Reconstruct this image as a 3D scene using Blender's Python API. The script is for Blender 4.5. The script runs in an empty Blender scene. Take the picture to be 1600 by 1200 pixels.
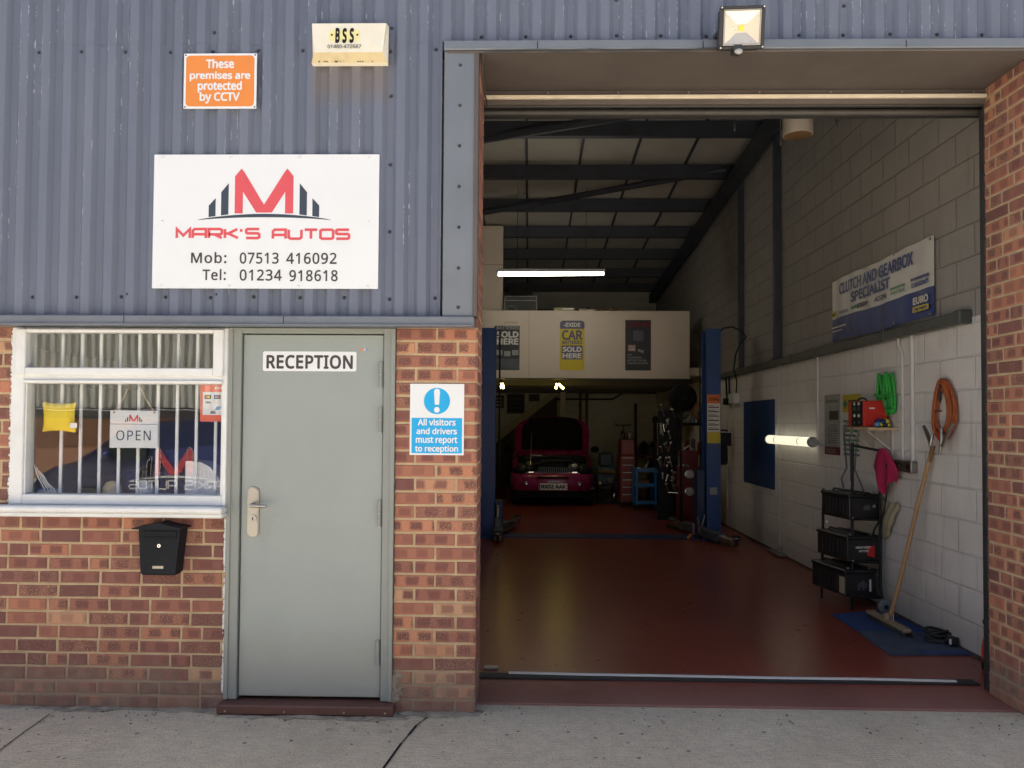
import bpy, bmesh, math, random
from mathutils import Vector, Matrix, noise
R = math.radians
PI = math.pi
rnd = random.Random(7)
S = bpy.context.scene
COL = S.collection

# ------------------------------------------------------------------ camera, sky, sun, exposure
cam = bpy.data.cameras.new("camera"); camo = bpy.data.objects.new("camera", cam); COL.objects.link(camo)
camo.location = (0, -4.2, 1.58)
camo.rotation_euler = (R(90 + 1.5), R(-0.38), R(1.3))
cam.sensor_width = 36; cam.lens = 27; cam.shift_y = 29 / 1600
cam.clip_start = 0.05; cam.clip_end = 3000
S.camera = camo

SUN_EL, SUN_AZ = 61, -68          # sun stands behind the building, a little to the left
world = bpy.data.worlds.new("World"); S.world = world; world.use_nodes = True
wn = world.node_tree; bg = wn.nodes["Background"]
sky = wn.nodes.new("ShaderNodeTexSky"); sky.sky_type = 'NISHITA'; sky.sun_disc = False
sky.sun_elevation = R(SUN_EL); sky.sun_rotation = R(SUN_AZ)
sky.dust_density = 2.5; sky.ozone_density = 1.0
hs = wn.nodes.new("ShaderNodeHueSaturation"); hs.inputs['Saturation'].default_value = 0.95
wn.links.new(sky.outputs[0], hs.inputs['Color']); wn.links.new(hs.outputs[0], bg.inputs['Color'])
bg.inputs['Strength'].default_value = 0.058
sun = bpy.data.lights.new("sun", 'SUN'); suno = bpy.data.objects.new("sun", sun); COL.objects.link(suno)
sun.energy = 5.0; sun.angle = R(0.53); sun.color = (1.0, 0.985, 0.965)
sd = Vector((math.sin(R(SUN_AZ)) * math.cos(R(SUN_EL)), math.cos(R(SUN_AZ)) * math.cos(R(SUN_EL)), math.sin(R(SUN_EL))))
suno.rotation_euler = sd.to_track_quat('Z', 'Y').to_euler()
vs = S.view_settings; vs.view_transform = 'Standard'; vs.look = 'None'; vs.gamma = 1; vs.exposure = 1.9
S.cycles.use_denoising = True
S.cycles.max_bounces = 8; S.cycles.diffuse_bounces = 5; S.cycles.glossy_bounces = 4
S.cycles.transparent_max_bounces = 12; S.cycles.sample_clamp_indirect = 6
S.cycles.caustics_reflective = False; S.cycles.caustics_refractive = False

# ------------------------------------------------------------------ materials
MATS = {}
def nt(name):
    m = bpy.data.materials.new(name); m.use_nodes = True
    return m, m.node_tree, m.node_tree.nodes["Principled BSDF"]
def N(t, kind, **kw):
    n = t.nodes.new(kind)
    for k, v in kw.items():
        if k.startswith('i_'): n.inputs[k[2:]].default_value = v
        else: setattr(n, k, v)
    return n
def c4(c): return (c[0], c[1], c[2], 1)
def mixc(t, fac, a, b, mode='MIX'):
    n = t.nodes.new("ShaderNodeMix"); n.data_type = 'RGBA'; n.blend_type = mode
    for sock, v in ((0, fac), (6, a), (7, b)):
        if hasattr(v, 'links') or isinstance(v, bpy.types.NodeSocket): t.links.new(v, n.inputs[sock])
        else: n.inputs[sock].default_value = v if sock == 0 else c4(v)
    return n.outputs[2]
def math_(t, op, a, b=None, c=None):
    n = t.nodes.new("ShaderNodeMath"); n.operation = op
    for i, v in enumerate((a, b, c)):
        if v is None: continue
        if isinstance(v, bpy.types.NodeSocket): t.links.new(v, n.inputs[i])
        else: n.inputs[i].default_value = v
    return n.outputs[0]
def ramp(t, fac, stops):
    n = t.nodes.new("ShaderNodeValToRGB"); t.links.new(fac, n.inputs[0])
    e = n.color_ramp.elements
    while len(e) < len(stops): e.new(0.5)
    for el, (p, c) in zip(e, stops):
        el.position = p; el.color = c4(c) if hasattr(c, '__len__') else (c, c, c, 1)
    return n.outputs[0]
def coords(t, scale=(1, 1, 1), kind='Object'):
    tc = N(t, "ShaderNodeTexCoord"); mp = N(t, "ShaderNodeMapping"); mp.inputs['Scale'].default_value = scale
    t.links.new(tc.outputs[kind], mp.inputs[0]); return mp.outputs[0]
def noise_(t, vec, scale, detail=4, rough=.55):
    n = N(t, "ShaderNodeTexNoise"); n.inputs['Scale'].default_value = scale; n.inputs['Detail'].default_value = detail
    n.inputs['Roughness'].default_value = rough; t.links.new(vec, n.inputs['Vector']); return n.outputs['Fac']
def bump_(t, p, h, strength=.3, dist=.01):
    b = N(t, "ShaderNodeBump"); b.inputs['Strength'].default_value = strength; b.inputs['Distance'].default_value = dist
    t.links.new(h, b.inputs['Height']); t.links.new(b.outputs[0], p.inputs['Normal']); return b

def mat(name, col, rough=.5, metal=0., var=.18, vs_=6., bump=0., bs=60., coat=0., dirt=None, stretch=(1, 1, 1), spec=.5):
    if name in MATS: return MATS[name]
    m, t, p = nt(name)
    v = coords(t, stretch)
    n = noise_(t, v, vs_, 5)
    dk = tuple(c * (1 - var) for c in col) if dirt is None else dirt
    lt = tuple(min(1, c * (1 + var * .6)) for c in col)
    c = ramp(t, n, [(.3, dk), (.52, col), (.75, lt)])
    t.links.new(c, p.inputs['Base Color'])
    n2 = noise_(t, v, vs_ * 3.1, 3)
    r = math_(t, 'MULTIPLY_ADD', n2, .25, max(.02, rough - .12)); t.links.new(r, p.inputs['Roughness'])
    p.inputs['Metallic'].default_value = metal; p.inputs['Specular IOR Level'].default_value = spec
    if coat: p.inputs['Coat Weight'].default_value = coat; p.inputs['Coat Roughness'].default_value = .08
    if bump: bump_(t, p, noise_(t, v, bs, 4), bump, .004)
    MATS[name] = m; return m
def emit(name, col, strength):
    m, t, p = nt(name); p.inputs['Base Color'].default_value = c4((.8, .8, .8))
    p.inputs['Emission Color'].default_value = c4(col); p.inputs['Emission Strength'].default_value = strength
    MATS[name] = m; return m

def brick_mat():
    m, t, p = nt("brick")
    at = N(t, "ShaderNodeAttribute", attribute_name='tint'); sp = N(t, "ShaderNodeSeparateColor"); t.links.new(at.outputs['Color'], sp.inputs[0])
    uv = N(t, "ShaderNodeUVMap"); us = N(t, "ShaderNodeSeparateXYZ"); t.links.new(uv.outputs[0], us.inputs[0])
    v = coords(t)
    base = ramp(t, sp.outputs[0], [(0, (.16, .072, .066)), (.25, (.22, .094, .078)), (.48, (.30, .124, .090)), (.68, (.375, .158, .105)), (.86, (.46, .190, .115)), (1, (.48, .285, .175))])
    nA = noise_(t, v, 17, 5, .7)
    ph = math_(t, 'MULTIPLY_ADD', us.outputs[0], 2 * PI / .125, math_(t, 'MULTIPLY', sp.outputs[2], 6.28))
    ph = math_(t, 'ADD', ph, math_(t, 'MULTIPLY', nA, 2.4))
    w = math_(t, 'SINE', ph)
    vv = math_(t, 'ABSOLUTE', math_(t, 'SUBTRACT', us.outputs[1], .0325))
    core = ramp(t, math_(t, 'ADD', vv, math_(t, 'MULTIPLY', nA, .012)), [(.024, 1), (.039, .05)])
    kiss = ramp(t, math_(t, 'MULTIPLY_ADD', w, .5, .5), [(.22, 0), (.55, 1)])
    k = math_(t, 'MULTIPLY', math_(t, 'MULTIPLY', kiss, core), ramp(t, sp.outputs[1], [(.10, .35), (.6, 1)]))
    c = mixc(t, k, base, (.155, .060, .056))
    nB = noise_(t, v, 120, 5, .75)
    sp_ = math_(t, 'MULTIPLY', ramp(t, nB, [(.49, 0), (.60, .8)]), ramp(t, sp.outputs[1], [(.45, .10), (.95, .85)]))
    c = mixc(t, math_(t, 'MULTIPLY', sp_, .75), c, (.52, .345, .19))
    nC = noise_(t, v, 420, 3, .6)
    c = mixc(t, ramp(t, nC, [(.30, .55), (.42, 0)]), c, (.11, .045, .035))
    # grime creeping up from the ground and faint efflorescence
    g = N(t, "ShaderNodeNewGeometry"); gs = N(t, "ShaderNodeSeparateXYZ"); t.links.new(g.outputs['Position'], gs.inputs[0])
    nD = noise_(t, v, 3.5, 6, .65)
    hgt = math_(t, 'ADD', gs.outputs[2], math_(t, 'MULTIPLY', nD, -.30))
    gr = math_(t, 'MULTIPLY', ramp(t, hgt, [(-.02, .75), (.13, 0)]), ramp(t, noise_(t, v, 12, 5, .7), [(.36, .25), (.60, 1)]))
    c = mixc(t, gr, c, (.225, .165, .125))
    ef = math_(t, 'MULTIPLY', ramp(t, noise_(t, v, 5.5, 7, .75), [(.62, 0), (.72, .5)]), ramp(t, hgt, [(.1, 1), (.35, .12)]))
    c = mixc(t, ef, c, (.52, .44, .38))
    t.links.new(c, p.inputs['Base Color']); p.inputs['Roughness'].default_value = .92
    h = math_(t, 'ADD', math_(t, 'MULTIPLY', nB, .6), nC)
    bump_(t, p, h, .55, .004)
    MATS['brick'] = m
    m, t, p = nt("mortar"); v = coords(t)
    n = noise_(t, v, 9, 6, .7); c = ramp(t, n, [(.3, (.345, .25, .155)), (.5, (.43, .325, .205)), (.7, (.50, .395, .265))])
    g = N(t, "ShaderNodeNewGeometry"); gs = N(t, "ShaderNodeSeparateXYZ"); t.links.new(g.outputs['Position'], gs.inputs[0])
    hgt = math_(t, 'ADD', gs.outputs[2], math_(t, 'MULTIPLY', noise_(t, v, 3.5, 6, .65), -.30))
    c = mixc(t, ramp(t, hgt, [(.0, .75), (.14, 0)]), c, (.22, .175, .14))
    t.links.new(c, p.inputs['Base Color']); p.inputs['Roughness'].default_value = .95
    bump_(t, p, noise_(t, v, 190, 5, .7), .7, .004); MATS['mortar'] = m
brick_mat()

def cladding_mat():
    m, t, p = nt("cladding_paint"); v = coords(t)
    sx = N(t, "ShaderNodeSeparateXYZ"); t.links.new(v, sx.inputs[0])
    n = noise_(t, coords(t, (1, 1, .35)), 2.2, 6, .62)
    c = ramp(t, n, [(.28, (.108, .126, .178)), (.5, (.125, .146, .206)), (.75, (.146, .168, .228))])
    ns = noise_(t, coords(t, (14, 14, .5)), 2.0, 4, .6)
    c = mixc(t, ramp(t, ns, [(.52, 0), (.72, .4)]), c, (.125, .130, .155))
    # chipped paint along the arrises of the ribs
    uv = N(t, "ShaderNodeUVMap"); us = N(t, "ShaderNodeSeparateXYZ"); t.links.new(uv.outputs[0], us.inputs[0])
    d = math_(t, 'ABSOLUTE', us.outputs[0])
    edge = ramp(t, d, [(.0, 1), (.0014, 1), (.0026, 0)])
    chip = noise_(t, coords(t, (1.4, 1, .55)), 24, 5, .8); big = noise_(t, coords(t, (4.5, 1, .55)), 1.7, 3, .5)
    k = math_(t, 'MULTIPLY', ramp(t, chip, [(.56, 0), (.59, 1)]), ramp(t, math_(t, 'ADD', big, math_(t, 'MULTIPLY_ADD', sx.outputs[2], .05, -.15)), [(.53, 0), (.60, 1)]))
    c = mixc(t, math_(t, 'MULTIPLY', math_(t, 'MULTIPLY', edge, k), .62), c, (.60, .63, .68))
    sc = noise_(t, coords(t, (1, 1, .6)), 55, 4, .8)
    c = mixc(t, math_(t, 'MULTIPLY', ramp(t, sc, [(.68, 0), (.72, .45)]), ramp(t, noise_(t, v, 3.3, 3), [(.55, 0), (.66, 1)])), c, (.09, .095, .12))
    wx = math_(t, 'SUBTRACT', 1.0, math_(t, 'MULTIPLY', math_(t, 'ABSOLUTE', math_(t, 'ADD', sx.outputs[0], .99)), 4.2)); wz = math_(t, 'SUBTRACT', 1.0, math_(t, 'MULTIPLY', math_(t, 'ABSOLUTE', math_(t, 'ADD', sx.outputs[2], -3.50)), 3.4))
    stn = math_(t, 'MULTIPLY', ramp(t, wx, [(.0, 0), (.25, 1)]), ramp(t, math_(t, 'ADD', wz, math_(t, 'MULTIPLY', ns, .5)), [(.55, 0), (1.0, .75)]))
    c = mixc(t, stn, c, (.165, .145, .14))
    t.links.new(c, p.inputs['Base Color'])
    t.links.new(math_(t, 'MULTIPLY_ADD', n, .3, .40), p.inputs['Roughness'])
    bump_(t, p, noise_(t, v, 7, 4), .12, .01)
    MATS['cladding_paint'] = m
cladding_mat()

def block_mat(name, lo, col, hi, mort, ax, bw=.45, bh=.23, bumpd=.006, dirt=None, msz=.010):
    m, t, p = nt(name); v = coords(t)
    sx = N(t, "ShaderNodeSeparateXYZ"); t.links.new(v, sx.inputs[0])
    cb = N(t, "ShaderNodeCombineXYZ"); t.links.new(sx.outputs[ax], cb.inputs[0]); t.links.new(sx.outputs[2], cb.inputs[1])
    wv = N(t, "ShaderNodeVectorMath", operation='ADD')
    nw = N(t, "ShaderNodeTexNoise"); nw.inputs['Scale'].default_value = 5; t.links.new(v, nw.inputs['Vector'])
    nsc = N(t, "ShaderNodeVectorMath", operation='SCALE'); nsc.inputs['Scale'].default_value = .012; t.links.new(nw.outputs['Color'], nsc.inputs[0])
    t.links.new(cb.outputs[0], wv.inputs[0]); t.links.new(nsc.outputs[0], wv.inputs[1])
    b = N(t, "ShaderNodeTexBrick"); b.offset = .5; t.links.new(wv.outputs[0], b.inputs['Vector'])
    b.inputs['Scale'].default_value = 1; b.inputs['Brick Width'].default_value = bw; b.inputs['Row Height'].default_value = bh
    b.inputs['Mortar Size'].default_value = msz; b.inputs['Mortar Smooth'].default_value = .6
    b.inputs['Color1'].default_value = c4(lo); b.inputs['Color2'].default_value = c4(hi); b.inputs['Mortar'].default_value = c4(mort)
    n = noise_(t, v, 3.0, 6, .65)
    c = mixc(t, .55, b.outputs['Color'], col)
    c = mixc(t, ramp(t, n, [(.35, .30), (.60, 0)]), c, tuple(x * .72 for x in col))
    if dirt:
        hgt = math_(t, 'ADD', sx.outputs[2], math_(t, 'MULTIPLY', n, -.25))
        c = mixc(t, ramp(t, hgt, [(-.05, .6), (.30, 0)]), c, dirt)
        st = noise_(t, coords(t, (9, 9, .7)), 2.2, 4, .6)
        c = mixc(t, ramp(t, st, [(.58, 0), (.76, .35)]), c, dirt)
    t.links.new(c, p.inputs['Base Color']); p.inputs['Roughness'].default_value = .8
    h = math_(t, 'ADD', math_(t, 'MULTIPLY', b.outputs['Fac'], -1.0), math_(t, 'MULTIPLY', noise_(t, v, 90, 4, .7), .22))
    bump_(t, p, h, .9, bumpd)
    MATS[name] = m
block_mat("block_white", (.76, .74, .715), (.79, .775, .75), (.82, .81, .79), (.66, .645, .62), 1, dirt=(.40, .37, .33))
block_mat("block_grey", (.31, .30, .282), (.345, .332, .312), (.38, .365, .345), (.17, .162, .152), 1, dirt=(.20, .18, .16))
block_mat("back_white", (.60, .60, .53), (.63, .63, .56), (.65, .65, .58), (.54, .54, .47), 0)

def floor_mat():
    m, t, p = nt("floor_paint"); v = coords(t)
    n = noise_(t, v, 1.6, 7, .65); n2 = noise_(t, v, 9, 6, .7)
    c = ramp(t, n, [(.3, (.200, .040, .027)), (.55, (.240, .048, .031)), (.78, (.262, .060, .040))])
    c = mixc(t, ramp(t, n2, [(.58, 0), (.82, .25)]), c, (.12, .05, .04))
    sx = N(t, "ShaderNodeSeparateXYZ"); t.links.new(v, sx.inputs[0])
    fr = math_(t, 'MULTIPLY_ADD', noise_(t, v, 7, 6, .7), .5, sx.outputs[1])
    c = mixc(t, math_(t, 'MULTIPLY', ramp(t, fr, [(.45, .85), (1.5, .0)]), ramp(t, noise_(t, v, 30, 5, .7), [(.25, .5), (.62, .9)])), c, (.215, .125, .105))
    c = mixc(t, ramp(t, noise_(t, v, 75, 3), [(.70, 0), (.73, .6)]), c, (.30, .24, .20))
    scr = noise_(t, coords(t, (1.2, 9, 1)), 6, 5, .75)
    c = mixc(t, ramp(t, scr, [(.62, 0), (.74, .22)]), c, (.34, .17, .13))
    trk = math_(t, 'ABSOLUTE', math_(t, 'SUBTRACT', math_(t, 'ABSOLUTE', math_(t, 'ADD', sx.outputs[0], -1.0)), .72))
    c = mixc(t, math_(t, 'MULTIPLY', ramp(t, math_(t, 'MULTIPLY_ADD', n, .18, trk), [(.10, .42), (.36, 0)]), ramp(t, n2, [(.3, .5), (.6, 1)])), c, (.11, .034, .028))
    t.links.new(c, p.inputs['Base Color'])
    r = ramp(t, n2, [(.3, .27), (.55, .29), (.75, .33)])
    r2 = mixc(t, ramp(t, fr, [(.55, 1), (1.6, 0)]), r, (.62, .62, .62))
    t.links.new(r2, p.inputs['Roughness'])
    bump_(t, p, noise_(t, v, 28, 3), .04, .004); MATS['floor_paint'] = m
floor_mat()

def concrete_mat():
    m, t, p = nt("concrete"); v = coords(t)
    n = noise_(t, v, 1.3, 8, .66); n2 = noise_(t, v, 14, 6, .7); n3 = noise_(t, v, 95, 5, .8)
    c = ramp(t, n, [(.30, (.50, .425, .315)), (.5, (.62, .535, .405)), (.72, (.69, .605, .47))])
    c = mixc(t, ramp(t, n2, [(.35, .45), (.6, 0)]), c, (.36, .325, .265))
    c = mixc(t, ramp(t, n3, [(.34, .9), (.48, 0)]), c, (.16, .14, .115))
    c = mixc(t, ramp(t, n3, [(.58, 0), (.68, .7)]), c, (.74, .68, .58))
    vo = N(t, "ShaderNodeTexVoronoi"); vo.inputs['Scale'].default_value = 62; t.links.new(v, vo.inputs['Vector'])
    stone = math_(t, 'MULTIPLY', ramp(t, vo.outputs['Distance'], [(.16, 1), (.26, 0)]), ramp(t, noise_(t, v, 21, 3), [(.55, 0), (.62, 1)]))
    c = mixc(t, math_(t, 'MULTIPLY', stone, .9), c, (.74, .70, .62))
    vo2 = N(t, "ShaderNodeTexVoronoi"); vo2.inputs['Scale'].default_value = 9; t.links.new(v, vo2.inputs['Vector'])
    spot = math_(t, 'MULTIPLY', ramp(t, math_(t, 'ADD', vo2.outputs['Distance'], math_(t, 'MULTIPLY', n2, .10)), [(.13, 1), (.17, 0)]), ramp(t, noise_(t, v, 2.3, 2), [(.47, 0), (.52, 1)]))
    c = mixc(t, math_(t, 'MULTIPLY', spot, .7), c, (.05, .047, .045))
    t.links.new(c, p.inputs['Base Color']); p.inputs['Roughness'].default_value = .92
    w = N(t, "ShaderNodeTexWave", wave_type='BANDS', bands_direction='Y'); w.inputs['Scale'].default_value = 13; w.inputs['Distortion'].default_value = 11
    w.inputs['Detail'].default_value = 4; w.inputs['Detail Scale'].default_value = 1.6; t.links.new(coords(t, (.25, 1, 1)), w.inputs['Vector'])
    h = math_(t, 'ADD', math_(t, 'MULTIPLY', w.outputs['Fac'], .28), math_(t, 'ADD', math_(t, 'MULTIPLY', n3, .9), math_(t, 'MULTIPLY', n2, .8)))
    bump_(t, p, h, .8, .012); MATS['concrete'] = m
concrete_mat()

def glass_mat(name, tint=(1, 1, 1), base=.10):
    m, t, p = nt(name); t.nodes.remove(p); out = t.nodes["Material Output"]
    tr = N(t, "ShaderNodeBsdfTransparent"); tr.inputs[0].default_value = c4(tint)
    gl = N(t, "ShaderNodeBsdfGlossy"); gl.inputs['Roughness'].default_value = .004
    lw = N(t, "ShaderNodeLayerWeight"); lw.inputs['Blend'].default_value = .5
    f = math_(t, 'MULTIPLY_ADD', math_(t, 'POWER', lw.outputs['Facing'], 5.0), .9, base)
    v = coords(t); bp = N(t, "ShaderNodeBump"); bp.inputs['Strength'].default_value = .02; bp.inputs['Distance'].default_value = .02
    t.links.new(noise_(t, v, 3.5, 1), bp.inputs['Height']); t.links.new(bp.outputs[0], gl.inputs['Normal'])
    mx = N(t, "ShaderNodeMixShader"); t.links.new(f, mx.inputs[0]); t.links.new(tr.outputs[0], mx.inputs[1]); t.links.new(gl.outputs[0], mx.inputs[2])
    t.links.new(mx.outputs[0], out.inputs[0]); MATS[name] = m; return m
glass_mat("window_glass")

def wood_mat(name, a, b, scale=(30, 30, 2)):
    m, t, p = nt(name); n = noise_(t, coords(t, scale), 2.2, 6, .65)
    t.links.new(ramp(t, n, [(.3, a), (.7, b)]), p.inputs['Base Color']); p.inputs['Roughness'].default_value = .6
    bump_(t, p, n, .2, .003); MATS[name] = m
wood_mat("broom_wood", (.33, .19, .085), (.50, .31, .15))
wood_mat("broom_head_wood", (.20, .15, .09), (.34, .26, .165), (3, 20, 20))
wood_mat("shelf_wood", (.48, .34, .20), (.60, .45, .29), (4, 3, 30))

M = MATS
for a in [
    ("sign_white", (.70, .735, .785), .32, 0, .02, 3), ("black_ink", (.022, .021, .022), .5, 0, .05), ("dark_ink", (.075, .068, .072), .5, 0, .05),
    ("logo_red", (.62, .085, .105), .4, 0, .04), ("logo_grey", (.055, .07, .10), .4, 0, .04), ("cctv_orange", (.70, .235, .045), .35, 0, .05),
    ("notice_blue", (.0, .36, .74), .35, 0, .03), ("white_paint", (.67, .69, .71), .38, 0, .07, 9), ("bar_white", (.72, .76, .80), .35, 0, .08, 7),
    ("flash_grey", (.140, .160, .196), .42, 0, .14, 5), ("trim_grey", (.150, .172, .206), .40, 0, .10, 3), ("door_grey", (.268, .305, .305), .36, 0, .03, 2.2),
    ("frame_grey", (.225, .246, .240), .38, 0, .05, 3), ("gap_black", (.015, .015, .016), .8, 0, .1), ("screw_dark", (.06, .062, .075), .45, .5, .2, 20),
    ("steel", (.40, .38, .345), .42, 1, .03, 3), ("old_steel", (.38, .37, .36), .38, 1, .25, 10), ("chrome", (.75, .75, .76), .1, 1, .04),
    ("step_timber", (.115, .050, .038), .55, 0, .25, 9, .3), ("soffit_brown", (.090, .075, .070), .6, 0, .16, 3), ("seal_white", (.66, .58, .47), .45, 0, .12, 10),
    ("shutter_brown", (.045, .041, .038), .5, 0, .2, 6), ("shutter_dark", (.028, .028, .030), .5, 0, .2, 6), ("black_rubber", (.018, .018, .019), .6, 0, .2, 12),
    ("black_plastic", (.016, .016, .018), .38, 0, .2, 9), ("letterbox_black", (.012, .014, .019), .5, 0, .2, 6), ("alarm_cream", (.76, .73, .62), .4, 0, .05, 9), ("alarm_yellowed", (.52, .43, .25), .5, 0, .15, 18),
    ("pale_yellow", (.80, .74, .36), .45, 0, .05), ("roof_panel", (.50, .485, .45), .75, 0, .16, 1.5), ("roof_outer", (.22, .22, .23), .6, 0, .1), ("dark_steel", (.045, .052, .072), .55, 0, .25, 4),
    ("trunk_grey", (.085, .092, .090), .5, .2, .2, 6), ("conduit_white", (.62, .61, .59), .4, 0, .06, 6), ("mezz_board", (.66, .58, .50), .55, 0, .05, 1.4), ("post_cream", (.50, .45, .34), .6, 0, .1),
    ("lift_blue", (.018, .070, .26), .35, 0, .15, 4, 0, 60, .2), ("dark_blue", (.014, .040, .12), .45, 0, .2, 5), ("panel_blue", (.010, .055, .185), .45, 0, .12, 3), ("mat_blue", (.022, .055, .19), .9, 0, .25, 9, .8, 220),
    ("mat_dirty", (.055, .075, .125), .92, 0, .4, 7, .8, 220), ("rope_green", (.035, .42, .06), .6, 0, .2, 30, .5, 200), ("lead_orange", (.38, .095, .025), .5, 0, .3, 14), ("charger_red", (.52, .03, .022), .35, 0, .08),
    ("cloth_pink", (.48, .018, .10), .9, 0, .15, 9, .6, 260), ("cloth_beige", (.42, .38, .26), .95, 0, .22, 9, .6, 240), ("poster_grey", (.32, .335, .345), .4, 0, .2, 11), ("maroon", (.16, .012, .022), .4, 0, .08),
    ("safety_yellow", (.58, .47, .03), .45, 0, .08), ("sticker_green", (.05, .26, .10), .45, 0, .1), ("poster_dark", (.030, .034, .045), .45, 0, .3, 7), ("exide_yellow", (.62, .50, .02), .45, 0, .05), ("exide_blue", (.075, .085, .16), .45, 0, .05),
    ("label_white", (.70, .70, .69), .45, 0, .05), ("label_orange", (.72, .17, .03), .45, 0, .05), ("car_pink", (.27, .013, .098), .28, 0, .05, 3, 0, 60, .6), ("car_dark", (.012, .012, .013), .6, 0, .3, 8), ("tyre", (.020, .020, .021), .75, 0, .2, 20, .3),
    ("trolley_blue", (.02, .17, .46), .38, 0, .1), ("tool_red", (.17, .013, .012), .36, 0, .15, 5), ("machine_black", (.020, .021, .024), .45, 0, .3, 5), ("machine_grey", (.10, .12, .14), .45, .3, .3, 8), ("engine_blue", (.05, .085, .13), .5, 0, .3, 9),
    ("board_dark", (.045, .048, .05), .6, 0, .2), ("stair_dark", (.09, .082, .062), .7, 0, .1), ("banner_white", (.66, .645, .62), .45, 0, .05, 4), ("banner_blue", (.018, .042, .20), .45, 0, .06), ("cushion_yellow", (.86, .66, .03), .85, 0, .06, 8, .3, 150),
    ("paper_red", (.72, .13, .075), .5, 0, .04), ("card_blue", (.12, .30, .58), .5, 0, .05), ("toy_cream", (.68, .58, .30), .9, 0, .06), ("toy_blue", (.05, .22, .50), .9, 0, .1), ("twine", (.50, .38, .22), .9, 0, .2), ("plastic_white", (.74, .77, .80), .35, 0, .05),
    ("dim_wall", (.17, .165, .155), .9, 0, .1, 2), ("duct_cream", (.42, .37, .32), .5, 0, .12), ("van_blue", (.045, .055, .17), .18, 0, .05, 3, 0, 60, .8), ("van_glass", (.03, .04, .035), .06, 0, .05), ("far_cladding", (.50, .50, .44), .65, 0, .2, 2.5),
    ("far_brick", (.34, .17, .10), .9, 0, .2, 5), ("gutter_dark", (.035, .033, .036), .5, 0, .1), ("weld_red", (.55, .04, .02), .4, 0, .1), ("dry_stalk", (.40, .33, .20), .9, 0, .2), ("moss_dirt", (.085, .075, .058), .95, 0, .4, 30, .8, 150),
    ("crumble", (.27, .235, .185), .95, 0, .35, 14, .8, 120), ("wheel_grey", (.15, .165, .18), .5, 0, .15), ("flood_black", (.028, .028, .032), .5, 0, .2, 9), ("reflector", (.78, .71, .60), .30, .6, .05), ("led_yellow", (.80, .68, .08), .4, 0, .03), ("rust_wood", (.20, .11, .05), .8, 0, .4, 5),
]: mat(*a, spec=.12 if a[0] in ('letterbox_black', 'black_ink', 'dark_ink', 'gap_black', 'car_dark', 'machine_black', 'logo_grey') else .5)
emit("tube_light", (1.0, .92, .74), 9.0)
emit("wall_light", (1.0, .93, .68), .27)
emit("cfl_light", (1.0, .78, .15), 8.0)

def door_mat():
    m, t, p = nt("door_leaf_paint"); v = coords(t); sx = N(t, "ShaderNodeSeparateXYZ"); t.links.new(v, sx.inputs[0])
    n = noise_(t, v, 2.2, 4); c = ramp(t, n, [(.3, (.256, .293, .294)), (.7, (.280, .317, .316))])
    low = ramp(t, math_(t, 'MULTIPLY_ADD', noise_(t, v, 6, 6, .7), -.5, sx.outputs[2]), [(-.15, .55), (.22, 0)])
    c = mixc(t, math_(t, 'MULTIPLY', low, ramp(t, noise_(t, v, 35, 5, .7), [(.35, .3), (.65, 1)])), c, (.30, .285, .25))
    sc = noise_(t, coords(t, (6, 1, 40)), 1.4, 5, .75)
    c = mixc(t, math_(t, 'MULTIPLY', ramp(t, sc, [(.66, 0), (.70, .35)]), ramp(t, sx.outputs[2], [(.15, 1), (.55, 0)])), c, (.13, .14, .14))
    hx = math_(t, 'ABSOLUTE', math_(t, 'ADD', sx.outputs[0], 1.46)); hz = math_(t, 'ABSOLUTE', math_(t, 'ADD', sx.outputs[2], -1.08))
    hd_ = math_(t, 'ADD', math_(t, 'MULTIPLY', hx, 5.0), math_(t, 'MULTIPLY', hz, 2.6))
    c = mixc(t, math_(t, 'MULTIPLY', ramp(t, hd_, [(.15, .28), (1.0, 0)]), ramp(t, noise_(t, v, 14, 5, .7), [(.4, .2), (.62, 1)])), c, (.17, .18, .175))
    t.links.new(c, p.inputs['Base Color']); t.links.new(math_(t, 'MULTIPLY_ADD', noise_(t, v, 9, 5), .22, .27), p.inputs['Roughness'])
    bump_(t, p, noise_(t, v, 2.6, 3), .10, .01); MATS["door_leaf_paint"] = m
door_mat()

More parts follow.
